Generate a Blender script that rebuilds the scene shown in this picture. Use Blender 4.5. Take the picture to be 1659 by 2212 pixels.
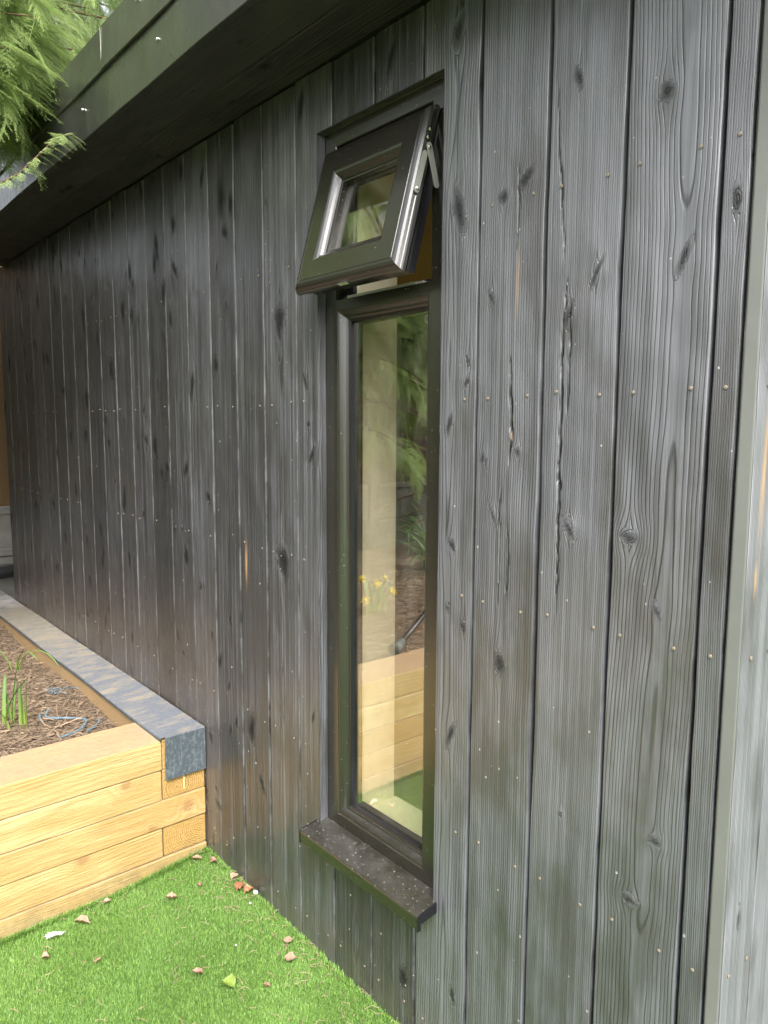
import bpy, math, random
import numpy as np
from mathutils import Vector, Matrix

# ------------------------------------------------------------------ scene, camera, light
scene = bpy.context.scene
for o in list(bpy.data.objects): bpy.data.objects.remove(o)
COL = scene.collection
R = math.radians

# camera: looking along the wall from 1.05 m in front of it
yaw, pitch, roll = R(49.680), R(6.630), R(0.277)
fw = np.array([-math.sin(yaw)*math.cos(pitch), math.cos(yaw)*math.cos(pitch), -math.sin(pitch)])
rt = np.array([math.cos(yaw), math.sin(yaw), 0.0])
up = np.cross(rt, fw)
rt2 = math.cos(roll)*rt + math.sin(roll)*up
up2 = -math.sin(roll)*rt + math.cos(roll)*up
cam = bpy.data.cameras.new('camera')
cam.sensor_fit = 'VERTICAL'; cam.sensor_height = 36.0; cam.lens = 1603.16/2212*36
cam.clip_start = 0.02; cam.clip_end = 500
camo = bpy.data.objects.new('camera', cam); COL.objects.link(camo)
camo.matrix_world = Matrix(((rt2[0], up2[0], -fw[0], 0.0), (rt2[1], up2[1], -fw[1], -1.05),
                            (rt2[2], up2[2], -fw[2], 1.3755), (0, 0, 0, 1)))
scene.camera = camo

SUN = Vector((0.80, -0.50, 0.0)).normalized()*math.cos(R(50)) + Vector((0, 0, math.sin(R(50))))
world = bpy.data.worlds.new("World"); scene.world = world; world.use_nodes = True
wt = world.node_tree; wt.nodes.clear()
sky = wt.nodes.new('ShaderNodeTexSky'); sky.sky_type = 'NISHITA'; sky.sun_disc = False
sky.sun_elevation = R(50); sky.sun_rotation = math.atan2(SUN.x, SUN.y)
sky.air_density = 1.0; sky.dust_density = 6.0; sky.ozone_density = 1.0
hs = wt.nodes.new('ShaderNodeHueSaturation'); hs.inputs['Saturation'].default_value = 0.25
bg = wt.nodes.new('ShaderNodeBackground'); bg.inputs['Strength'].default_value = 0.15
wo = wt.nodes.new('ShaderNodeOutputWorld')
wt.links.new(sky.outputs[0], hs.inputs['Color']); wt.links.new(hs.outputs[0], bg.inputs['Color'])
wt.links.new(bg.outputs[0], wo.inputs['Surface'])
sl = bpy.data.lights.new('sun', 'SUN'); sl.energy = 1.5; sl.angle = R(20); sl.color = (1, .96, .9)
so = bpy.data.objects.new('sun', sl); COL.objects.link(so)
so.rotation_euler = SUN.to_track_quat('Z', 'Y').to_euler()
scene.view_settings.view_transform = 'Standard'; scene.view_settings.look = 'None'
scene.view_settings.gamma = 1.0; scene.view_settings.exposure = 1.65
scene.render.engine = 'CYCLES'
scene.cycles.max_bounces = 8

# ------------------------------------------------------------------ helpers
def tag(o, label=None, cat=None, group=None, kind=None):
    if label: o['label'] = label
    if cat: o['category'] = cat
    if group: o['group'] = group
    if kind: o['kind'] = kind
    return o

def empty(name, loc=(0, 0, 0)):
    o = bpy.data.objects.new(name, None); COL.objects.link(o); o.location = loc
    o.empty_display_size = .05
    return o

class Acc:
    """collects geometry; one build() makes ONE mesh object"""
    def __init__(s):
        s.v = []; s.f4 = []; s.f3 = []; s.m4 = []; s.m3 = []; s.n = 0; s.at = {}
    def add(s, v, f, mat=0, **at):
        v = np.asarray(v, float).reshape(-1, 3); f = np.asarray(f, int)
        k = len(v)
        if f.shape[1] == 4: s.f4.append(f+s.n); s.m4.append(np.full(len(f), mat))
        else: s.f3.append(f+s.n); s.m3.append(np.full(len(f), mat))
        for name in set(list(s.at)+list(at)):
            if name not in s.at: s.at[name] = [np.zeros(s.n)] if s.n else []
            a = at.get(name, 0.0)
            s.at[name].append(np.broadcast_to(np.asarray(a, float), (k,)).copy())
        s.v.append(v); s.n += k
    def build(s, name, mats, parent=None, smooth=False, loc=None):
        v = np.concatenate(s.v)
        me = bpy.data.meshes.new(name)
        f4 = np.concatenate(s.f4) if s.f4 else np.zeros((0, 4), int)
        f3 = np.concatenate(s.f3) if s.f3 else np.zeros((0, 3), int)
        if loc is not None: v = v - np.asarray(loc)
        me.vertices.add(len(v)); me.vertices.foreach_set('co', v.astype(np.float32).ravel())
        me.loops.add(f4.size+f3.size)
        me.loops.foreach_set('vertex_index', np.concatenate([f4.ravel(), f3.ravel()]).astype(np.int32))
        me.polygons.add(len(f4)+len(f3))
        st = np.concatenate([np.arange(len(f4))*4, f4.size+np.arange(len(f3))*3]).astype(np.int32)
        me.polygons.foreach_set('loop_start', st)
        mi = np.concatenate([np.concatenate(s.m4) if s.m4 else np.zeros(0), np.concatenate(s.m3) if s.m3 else np.zeros(0)])
        me.polygons.foreach_set('material_index', mi.astype(np.int32))
        me.polygons.foreach_set('use_smooth', np.full(len(mi), smooth))
        for k, a in s.at.items():
            A = me.attributes.new(k, 'FLOAT', 'POINT'); A.data.foreach_set('value', np.concatenate(a).astype(np.float32))
        if not isinstance(mats, (list, tuple)): mats = [mats]
        for m in mats: me.materials.append(m)
        me.update(calc_edges=True); me.validate()
        o = bpy.data.objects.new(name, me); COL.objects.link(o)
        if loc is not None: o.location = loc
        if parent is not None:
            o.parent = parent
            pl = Vector(parent.matrix_world.translation) if parent.parent is None else Vector((0, 0, 0))
            o.location = Vector(o.location) - world_loc(parent)
        return o

def world_loc(o):
    p = Vector(o.location)
    while o.parent: o = o.parent; p = p + Vector(o.location)
    return p

def box(acc, a, b, mat=0, bev=0.0, **at):
    """box between corners a and b, optionally with chamfered edges"""
    a = np.minimum(a, b).astype(float) if False else np.array(a, float); b = np.array(b, float)
    lo = np.minimum(a, b); hi = np.maximum(a, b)
    if bev <= 0:
        V = [[(lo, hi)[i][0], (lo, hi)[j][1], (lo, hi)[k][2]] for i in (0, 1) for j in (0, 1) for k in (0, 1)]
        F = [[0, 1, 3, 2], [4, 6, 7, 5], [0, 4, 5, 1], [2, 3, 7, 6], [0, 2, 6, 4], [1, 5, 7, 3]]
        acc.add(V, F, mat, **at); return
    r = bev
    V = []; idx = {}
    for i in (0, 1):
        for j in (0, 1):
            for k in (0, 1):
                c = np.array([(lo, hi)[i][0], (lo, hi)[j][1], (lo, hi)[k][2]])
                s = np.array([1 if i == 0 else -1, 1 if j == 0 else -1, 1 if k == 0 else -1])
                for ax in range(3):
                    p = c + s*r; p[ax] = c[ax]
                    idx[(i, j, k, ax)] = len(V); V.append(p)
    F = []
    def q(*t): F.append([idx[x] for x in t])
    q((0,0,0,0),(0,0,1,0),(0,1,1,0),(0,1,0,0)); q((1,0,0,0),(1,1,0,0),(1,1,1,0),(1,0,1,0))
    q((0,0,0,1),(1,0,0,1),(1,0,1,1),(0,0,1,1)); q((0,1,0,1),(0,1,1,1),(1,1,1,1),(1,1,0,1))
    q((0,0,0,2),(0,1,0,2),(1,1,0,2),(1,0,0,2)); q((0,0,1,2),(1,0,1,2),(1,1,1,2),(0,1,1,2))
    for i in (0, 1):
        for j in (0, 1):
            q((i,j,0,0),(i,j,0,1),(i,j,1,1),(i,j,1,0)); q((i,0,j,0),(i,0,j,2),(i,1,j,2),(i,1,j,0)); q((0,i,j,1),(0,i,j,2),(1,i,j,2),(1,i,j,1))
    acc.add(V, F, mat, **at)
    T = []
    for i in (0, 1):
        for j in (0, 1):
            for k in (0, 1): T.append([idx[(i,j,k,0)], idx[(i,j,k,1)], idx[(i,j,k,2)]])
    acc.v.append(np.zeros((0, 3)));
    n0 = acc.n - len(V)
    acc.f3.append(np.array(T)+n0); acc.m3.append(np.full(8, mat))

def grid_faces(nu, nv, mask=None):
    i, j = np.meshgrid(np.arange(nu-1), np.arange(nv-1), indexing='ij')
    a = (i*nv+j); F = np.stack([a, a+nv, a+nv+1, a+1], -1)
    return F[mask] if mask is not None else F.reshape(-1, 4)

def tube(acc, pts, rad, n=8, mat=0, cap=True, **at):
    pts = np.array(pts, float); m = len(pts)
    rad = np.broadcast_to(np.asarray(rad, float), (m,))
    T = np.gradient(pts, axis=0); T /= np.linalg.norm(T, axis=1)[:, None]+1e-12
    ref = np.array([0, 0, 1.]) if abs(T[0][2]) < .9 else np.array([1., 0, 0])
    V = []
    nrm = np.cross(T[0], ref); nrm /= np.linalg.norm(nrm)
    for k in range(m):
        nrm = nrm - T[k]*(nrm@T[k]); nrm /= np.linalg.norm(nrm)+1e-12
        b = np.cross(T[k], nrm)
        a = np.arange(n)*2*np.pi/n
        V.append(pts[k]+rad[k]*(np.cos(a)[:, None]*nrm+np.sin(a)[:, None]*b))
    V = np.concatenate(V)
    F = [[k*n+i, k*n+(i+1) % n, (k+1)*n+(i+1) % n, (k+1)*n+i] for k in range(m-1) for i in range(n)]
    if cap:
        V = np.vstack([V, pts[0], pts[-1]])
        F += [[m*n, (i+1) % n, i, m*n] for i in range(0)]
    acc.add(V, F, mat, **at)
    if cap:
        n0 = acc.n-len(V)
        T3 = [[m*n, (i+1) % n, i] for i in range(n)]+[[m*n+1, (m-1)*n+i, (m-1)*n+(i+1) % n] for i in range(n)]
        acc.f3.append(np.array(T3)+n0); acc.m3.append(np.full(2*n, mat))

def snoise(x, seed, scale, oct=2):
    """smooth 1-D value noise in -1..1"""
    x = np.asarray(x, float); out = np.zeros_like(x); amp = 1; tot = 0
    for o in range(oct):
        r = np.random.RandomState((seed*7919+o*131) % (2**31-1)); tab = r.rand(512)*2-1
        t = x/scale*(2**o)+100.3; i = np.floor(t).astype(int); f = t-i; f = f*f*(3-2*f)
        out += amp*(tab[i % 512]*(1-f)+tab[(i+1) % 512]*f); tot += amp; amp *= .5
    return out/tot

# ------------------------------------------------------------------ materials
def newmat(name):
    m = bpy.data.materials.new(name); m.use_nodes = True
    nt = m.node_tree; b = nt.nodes['Principled BSDF']
    return m, nt, b
class N:
    def __init__(s, nt): s.nt = nt
    def _in(s, sock, v):
        if isinstance(v, bpy.types.NodeSocket): s.nt.links.new(v, sock)
        elif v is not None:
            if hasattr(sock, 'default_value'):
                try: sock.default_value = v
                except Exception: sock.default_value = (*v, 1) if len(v) == 3 else v
    def math(s, op, a, b=None, c=None, clamp=False):
        n = s.nt.nodes.new('ShaderNodeMath'); n.operation = op; n.use_clamp = clamp
        s._in(n.inputs[0], a); s._in(n.inputs[1], b); s._in(n.inputs[2], c); return n.outputs[0]
    def mix(s, f, a, b, blend='MIX'):
        n = s.nt.nodes.new('ShaderNodeMix'); n.data_type = 'RGBA'; n.blend_type = blend
        s._in(n.inputs[0], f)
        for k, v in ((6, a), (7, b)):
            if isinstance(v, bpy.types.NodeSocket): s.nt.links.new(v, n.inputs[k])
            else: n.inputs[k].default_value = (*v, 1) if len(v) == 3 else v
        return n.outputs[2]
    def ramp(s, f, stops, interp='LINEAR'):
        n = s.nt.nodes.new('ShaderNodeValToRGB'); n.color_ramp.interpolation = interp
        e = n.color_ramp.elements
        while len(e) > 1: e.remove(e[-1])
        for k, (p, c) in enumerate(stops):
            x = e[0] if k == 0 else e.new(p); x.position = p
            x.color = (*c, 1) if isinstance(c, (tuple, list)) else (c, c, c, 1)
        s._in(n.inputs[0], f); return n.outputs[0]
    def rng(s, f, a, b, c, d, smooth=False):
        n = s.nt.nodes.new('ShaderNodeMapRange'); n.interpolation_type = 'SMOOTHSTEP' if smooth else 'LINEAR'
        for k, v in enumerate((f, a, b, c, d)): s._in(n.inputs[k], v)
        return n.outputs[0]
    def noise(s, vec, scale, detail=3, rough=.5, dist=0):
        n = s.nt.nodes.new('ShaderNodeTexNoise')
        if vec is not None: s.nt.links.new(vec, n.inputs['Vector'])
        n.inputs['Scale'].default_value = scale; n.inputs['Detail'].default_value = detail
        n.inputs['Roughness'].default_value = rough; n.inputs['Distortion'].default_value = dist
        return n.outputs[0]
    def voro(s, vec, scale, feat='F1', rand=1):
        n = s.nt.nodes.new('ShaderNodeTexVoronoi'); n.feature = feat
        if vec is not None: s.nt.links.new(vec, n.inputs['Vector'])
        n.inputs['Scale'].default_value = scale; n.inputs['Randomness'].default_value = rand
        return n.outputs
    def attr(s, name):
        n = s.nt.nodes.new('ShaderNodeAttribute'); n.attribute_name = name; return n.outputs['Fac']
    def obj(s):
        n = s.nt.nodes.new('ShaderNodeTexCoord'); return n.outputs['Object']
    def geo(s): return s.nt.nodes.new('ShaderNodeNewGeometry')
    def comb(s, x, y, z):
        n = s.nt.nodes.new('ShaderNodeCombineXYZ'); s._in(n.inputs[0], x); s._in(n.inputs[1], y); s._in(n.inputs[2], z); return n.outputs[0]
    def sep(s, v):
        n = s.nt.nodes.new('ShaderNodeSeparateXYZ'); s.nt.links.new(v, n.inputs[0]); return n.outputs
    def map(s, v, sc, loc=(0, 0, 0), rot=(0, 0, 0)):
        n = s.nt.nodes.new('ShaderNodeMapping'); s.nt.links.new(v, n.inputs[0])
        n.inputs['Scale'].default_value = sc; n.inputs['Location'].default_value = loc; n.inputs['Rotation'].default_value = rot
        return n.outputs[0]
    def bump(s, h, strength, dist, prev=None):
        n = s.nt.nodes.new('ShaderNodeBump'); n.inputs['Strength'].default_value = strength
        n.inputs['Distance'].default_value = dist; s.nt.links.new(h, n.inputs['Height'])
        if prev is not None: s.nt.links.new(prev, n.inputs['Normal'])
        return n.outputs[0]

def mat_charred(name='charred_timber', dirt=True, dark=1.0, rough=.36, coat=.55):
    m, nt, b = newmat(name); n = N(nt)
    g = n.attr('ring'); k = n.attr('knot'); cr = n.attr('crack'); rnd = n.attr('rnd'); tone = n.attr('tone'); wear = n.attr('wear')
    uu = n.attr('bu'); vv = n.attr('bv')
    fr = n.math('FRACT', g)
    idn = n.math('FLOOR', g)
    wn = nt.nodes.new('ShaderNodeTexWhiteNoise'); wn.noise_dimensions = '2D'
    nt.links.new(n.comb(idn, rnd, 0), wn.inputs['Vector'])
    ringr = wn.outputs[0]
    # latewood line: narrow dark groove with raised shoulder
    line = n.ramp(fr, [(0, 0.7), (.05, .95), (.60, 1.0), (.74, .85), (.83, .30), (.89, .06), (.95, .25), (1, .7)])
    lv = n.math('MULTIPLY_ADD', ringr, .5, .5)
    fv = n.comb(n.math('MULTIPLY', uu, 1.0), n.math('MULTIPLY', vv, .022), n.math('MULTIPLY', rnd, 13.0))
    fib = n.noise(fv, 900, 3, .65)
    fib2 = n.noise(n.comb(uu, n.math('MULTIPLY', vv, .06), rnd), 170, 4, .6)
    blot = n.noise(n.comb(uu, n.math('MULTIPLY', vv, .35), n.math('MULTIPLY', rnd, 7.)), 9, 4, .55)
    mott = n.noise(n.comb(uu, n.math('MULTIPLY', vv, .6), rnd), 330, 3, .7)
    # colour
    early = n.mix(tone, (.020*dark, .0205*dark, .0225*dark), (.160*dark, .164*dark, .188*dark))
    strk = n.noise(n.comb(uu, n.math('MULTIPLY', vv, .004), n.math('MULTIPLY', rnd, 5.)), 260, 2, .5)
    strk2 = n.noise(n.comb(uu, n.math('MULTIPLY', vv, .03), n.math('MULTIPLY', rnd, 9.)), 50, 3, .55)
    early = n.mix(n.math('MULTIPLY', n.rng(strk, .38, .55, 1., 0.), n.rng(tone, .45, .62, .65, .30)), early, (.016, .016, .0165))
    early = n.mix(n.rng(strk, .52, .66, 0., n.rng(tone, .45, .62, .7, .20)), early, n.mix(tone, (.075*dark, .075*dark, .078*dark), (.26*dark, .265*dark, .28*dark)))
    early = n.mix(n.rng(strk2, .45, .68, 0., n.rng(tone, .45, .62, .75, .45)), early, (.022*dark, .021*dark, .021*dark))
    col = n.mix(n.math('MULTIPLY', n.math('SUBTRACT', 1., line), lv), early, (.012, .0115, .012))
    col = n.mix(n.rng(fib, .3, .55, .15, 0.), col, (.018, .018, .019))
    col = n.mix(n.rng(fib, .54, .72, 0., .2), col, (.20*dark, .202*dark, .21*dark))
    col = n.mix(n.rng(blot, .47, .66, 0., .65, True), col, (.034, .031, .030))
    col = n.mix(n.rng(mott, .60, .75, 0., .22), col, (.22*dark, .22*dark, .22*dark))
    edg = n.attr('edge'); col = n.mix(n.math('MULTIPLY', edg, n.rng(n.noise(n.comb(0., vv, rnd), 9, 4, .6), .40, .62, 0., .8)), col, (.17, .172, .18))  # pale line on right board edges stands in for light caught there
    col = n.mix(n.math('MULTIPLY', k, n.rng(tone, .6, .8, .96, .75)), col, (.008, .0075, .008))
    col = n.mix(wear, col, n.mix(fib, (.32, .17, .08), (.42, .28, .15)))
    col = n.mix(cr, col, (.004, .004, .004))
    if dirt:
        o = n.sep(n.obj())
        z = o[2]; x = o[0]
        # soil splash low down over the raised bed, pale specks
        bas = n.math('MULTIPLY', n.rng(z, .0, .16, .55, 0., True), n.rng(n.noise(n.obj(), 11, 4, .7), .35, .7, .1, 1.))
        col = n.mix(bas, col, (.10, .095, .06))
        low = n.math('MULTIPLY', n.rng(z, .42, .95, 1., 0., True), n.rng(x, -2.1, -1.95, 1., 0.))
        sp = n.voro(n.obj(), 95)
        rc = nt.nodes.new('ShaderNodeSeparateColor'); nt.links.new(sp[1], rc.inputs[0])
        sz = n.math('MULTIPLY', n.math('MULTIPLY', rc.outputs[0], rc.outputs[0]), .22)
        dots = n.math('LESS_THAN', sp[0], n.math('MULTIPLY', sz, low))
        film = n.math('MULTIPLY', n.noise(n.obj(), 14, 5, .7), n.math('MULTIPLY', low, .75))
        col = n.mix(film, col, (.115, .085, .062))
        col = n.mix(n.math('MULTIPLY', dots, .9), col, (.38, .29, .20))
        sp2 = n.voro(n.obj(), 42); rc2 = nt.nodes.new('ShaderNodeSeparateColor'); nt.links.new(sp2[1], rc2.inputs[0])
        d2 = n.math('LESS_THAN', sp2[0], n.math('MULTIPLY', n.rng(rc2.outputs[1], .93, 1., 0., .10), n.rng(z, .2, 2.2, 1.3, .7)))
        col = n.mix(n.math('MULTIPLY', d2, .8), col, (.42, .40, .36))
        # greenish algae film along the top under the soffit, and mould spots
        alg = n.math('MULTIPLY', n.rng(z, 1.9, 2.16, 0., 1., True), n.rng(n.noise(n.obj(), 8, 3, .6), .52, .66, 0., .35))
        col = n.mix(alg, col, (.055, .062, .024))
    nt.links.new(col, b.inputs['Base Color'])
    h = n.math('ADD', n.math('MULTIPLY', line, n.math('MULTIPLY_ADD', ringr, .5, .5)), n.math('MULTIPLY', fib, .22))
    h = n.math('SUBTRACT', h, n.math('MULTIPLY', cr, 1.0))
    nt.links.new(n.bump(h, .8, .0022, n.bump(strk, .12, .002, n.bump(n.noise(n.comb(uu, n.math('MULTIPLY', vv, .45), rnd), 14, 1, .4), .6, .022))), b.inputs['Normal'])
    ro = n.rng(blot, .3, .75, rough-.06, rough+.10)
    ro = n.math('ADD', ro, n.math('MULTIPLY', k, .18))
    nt.links.new(n.math('ADD', ro, n.math('MULTIPLY', cr, .3)), b.inputs['Roughness'])
    cw = n.math('MULTIPLY', n.math('SUBTRACT', 1., n.math('MAXIMUM', k, cr), clamp=True), n.math('MULTIPLY', n.rng(tone, 0., .7, .3, 1.), coat))
    nt.links.new(cw, b.inputs['Coat Weight']); b.inputs['Coat Roughness'].default_value = .25
    nt.links.new(n.math('MULTIPLY', n.math('SUBTRACT', .95, n.math('MULTIPLY', n.math('MAXIMUM', k, cr), .6)), n.rng(tone, 0., .7, .50, 1.)), b.inputs['Specular IOR Level'])
    return m

def mat_sleeper():
    m, nt, b = newmat('pressure_treated_pine'); n = N(nt)
    g = n.attr('ring'); k = n.attr('knot'); rnd = n.attr('rnd'); end = n.attr('endg'); tint = n.attr('tint')
    ob = n.obj()
    fr = n.math('FRACT', g)
    frn = n.math('FRACT', n.math('ADD', g, n.math('MULTIPLY', n.noise(n.map(ob, (30, 6, 60)), 2.0, 3, .6), .7)))
    line = n.ramp(frn, [(0, .45), (.12, .08), (.35, .0), (.60, .35), (.82, 1.), (1, .45)])
    lgt = n.mix(tint, (.54, .42, .20), (.43, .29, .115))
    drk = n.mix(tint, (.33, .21, .070), (.20, .10, .026))
    s = n.sep(ob)
    fy = n.noise(n.map(ob, (40, 4, 160)), 1.6, 4, .65)
    blot = n.noise(n.map(ob, (4, 2.2, 8)), 1.2, 3, .6)
    fs = n.noise(n.map(ob, (90, 9, 260)), 1., 3, .7)
    col = n.mix(n.math('MULTIPLY', line, n.rng(fy, .3, .7, .15, .75)), lgt, drk)
    col = n.mix(n.rng(fs, .5, .7, 0, .35), col, (.24, .145, .05))
    col = n.mix(n.rng(blot, .40, .62, 0., .75), col, (.36, .225, .075))
    col = n.mix(n.rng(fy, .52, .75, 0., .3), col, (.66, .56, .36))
    endc = n.mix(line, (.40, .255, .085), (.22, .125, .035))
    endc = n.mix(n.rng(n.noise(ob, 160, 3, .7), .5, .7, 0, .5), endc, (.56, .38, .14))
    col = n.mix(end, col, endc)
    col = n.mix(n.math('MULTIPLY', k, .7), col, (.25, .115, .045))
    # trodden soil dust on upward faces
    ge = n.geo(); nz = n.sep(ge.outputs['Normal'])[2]
    upf = n.rng(nz, .6, .9, 0, 1)
    dn = n.noise(ob, 9, 5, .65)
    col = n.mix(n.math('MULTIPLY', upf, n.rng(dn, .3, .7, .55, .95)), col, n.mix(n.noise(ob, 40, 4, .75), (.22, .14, .085), (.42, .30, .20)))
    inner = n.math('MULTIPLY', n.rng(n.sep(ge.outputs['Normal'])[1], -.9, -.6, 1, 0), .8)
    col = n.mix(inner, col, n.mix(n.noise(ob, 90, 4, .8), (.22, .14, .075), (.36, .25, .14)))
    col = n.mix(n.math('MULTIPLY', n.rng(s[2], -.02, .07, .65, 0., True), n.rng(n.noise(ob, 14, 5, .7), .35, .6, .2, 1.)), col, (.15, .12, .055))
    chk = n.noise(n.map(ob, (25, 2.2, 240)), 1., 2, .5)
    col = n.mix(n.rng(chk, .70, .74, 0, .7), col, (.12, .07, .03))
    spn = n.noise(ob, 230, 2, .6)
    col = n.mix(n.rng(spn, .70, .76, 0, .55), col, (.16, .09, .04))
    nt.links.new(col, b.inputs['Base Color'])
    b.inputs['Roughness'].default_value = .72
    b.inputs['Specular IOR Level'].default_value = .3
    h = n.math('ADD', n.math('MULTIPLY', line, .2), n.math('ADD', n.math('MULTIPLY', fy, 1.2), n.math('MULTIPLY', fs, 1.3)))
    nt.links.new(n.bump(h, .8, .002, n.bump(n.noise(ob, 220, 4, .7), .5, .002)), b.inputs['Normal'])
    return m

def mat_upvc():
    m, nt, b = newmat('dark_woodgrain_foil'); n = N(nt); ob = n.obj()
    s = n.sep(ob)
    e = n.noise(n.map(ob, (700, 700, 110)), 1., 2, .6)
    e2 = n.noise(n.map(ob, (110, 700, 700)), 1., 2, .6)
    mm = n.attr('horiz')
    hgt = n.math('ADD', n.math('MULTIPLY', e, n.math('SUBTRACT', 1., mm)), n.math('MULTIPLY', e2, mm))
    col = n.mix(n.rng(hgt, .35, .65, 0, 1), (.009, .0085, .0065), (.022, .020, .0145))
    v = n.voro(ob, 210); rc = nt.nodes.new('ShaderNodeSeparateColor'); nt.links.new(v[1], rc.inputs[0])
    nz = n.sep(n.geo().outputs['Normal'])[2]
    d = n.math('LESS_THAN', v[0], n.math('ADD', n.rng(rc.outputs[0], .93, 1., 0., .22), n.math('MULTIPLY', n.rng(nz, .5, .9, 0, 1), n.rng(rc.outputs[1], .72, 1, 0, .30))))
    col = n.mix(n.math('MULTIPLY', d, .75), col, (.40, .37, .33))
    dust = n.math('MULTIPLY', n.rng(nz, .6, .95, 0, 1), n.rng(n.noise(ob, 22, 5, .7), .45, .75, .05, .45))
    col = n.mix(n.math('MULTIPLY', dust, .35), col, (.12, .11, .10))
    nt.links.new(col, b.inputs['Base Color'])
    nt.links.new(n.math('ADD', .27, n.math('MULTIPLY', dust, .9)), b.inputs['Roughness'])
    b.inputs['Specular IOR Level'].default_value = .9
    nt.links.new(n.rng(dust, 0., .3, .55, 0.), b.inputs['Coat Weight']); b.inputs['Coat Roughness'].default_value = .16
    nt.links.new(n.bump(hgt, .35, .0006), b.inputs['Normal'])
    return m

def simple(name, col, rough=.5, metal=0, bumps=None, col2=None, nscale=20, spec=.5):
    m, nt, b = newmat(name); n = N(nt)
    if col2 is not None:
        c = n.mix(n.rng(n.noise(n.obj(), nscale, 5, .65), .3, .7, 0, 1), col, col2); nt.links.new(c, b.inputs['Base Color'])
    else: b.inputs['Base Color'].default_value = (*col, 1)
    b.inputs['Roughness'].default_value = rough; b.inputs['Metallic'].default_value = metal
    b.inputs['Specular IOR Level'].default_value = spec
    if bumps: nt.links.new(n.bump(n.noise(n.obj(), bumps[0], 4, .6), bumps[1], bumps[2]), b.inputs['Normal'])
    return m

def mat_fascia():
    m, nt, b = newmat('coated_steel_trim'); n = N(nt); ob = n.obj()
    a = n.noise(n.map(ob, (3, 3, 1.2)), 2, 4, .6); s = n.noise(n.map(ob, (60, 60, 12)), 1, 4, .7)
    col = n.mix(n.rng(a, .35, .7, 0, 1), (.020, .021, .020), (.034, .035, .032))
    v = n.voro(ob, 130); rc = nt.nodes.new('ShaderNodeSeparateColor'); nt.links.new(v[1], rc.inputs[0])
    col = n.mix(n.math('LESS_THAN', v[0], n.rng(rc.outputs[0], .96, 1, 0, .16)), col, (.3, .31, .3))
    nt.links.new(col, b.inputs['Base Color'])
    nt.links.new(n.rng(s, .3, .7, .26, .40), b.inputs['Roughness'])
    b.inputs['Specular IOR Level'].default_value = .8
    b.inputs['Coat Weight'].default_value = .3; b.inputs['Coat Roughness'].default_value = .2
    nt.links.new(n.bump(a, .35, .02), b.inputs['Normal'])
    return m

def mat_cap():
    m, nt, b = newmat('dusty_slate_metal'); n = N(nt); ob = n.obj()
    nz = n.sep(n.geo().outputs['Normal'])[2]; x = n.sep(ob)[0]
    base = n.mix(n.rng(n.noise(ob, 70, 5, .8), .50, .72, 0, .8), (.055, .070, .082), (.18, .205, .22))
    base = n.mix(n.rng(n.noise(n.map(ob, (1, 90, 12)), 1.5, 4, .7), .55, .75, 0, .6), base, (.26, .29, .31))
    wash = n.noise(n.map(ob, (10, 3.5, 5), rot=(0, 0, R(28))), 2.4, 9, .74, .6)
    far = n.rng(x, -3.9, -2.15, .05, -.10)
    dust = n.rng(n.math('ADD', wash, far), .40, .58, 0, 1)
    dcol = n.mix(n.noise(ob, 30, 5, .75), (.20, .165, .115), (.34, .30, .235))
    farw = n.rng(x, -4.35, -4.15, 1, 0)
    dcol = n.mix(farw, dcol, (.55, .52, .50))
    topc = n.mix(n.math('MULTIPLY', dust, .92), n.mix(n.noise(ob, 70, 5, .8), (.045, .055, .080), (.20, .215, .235)), dcol)
    col = n.mix(n.rng(nz, .5, .9, 0, 1), base, topc)
    nt.links.new(col, b.inputs['Base Color']); b.inputs['Roughness'].default_value = .52
    nt.links.new(n.bump(wash, .3, .002), b.inputs['Normal'])
    return m

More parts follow.
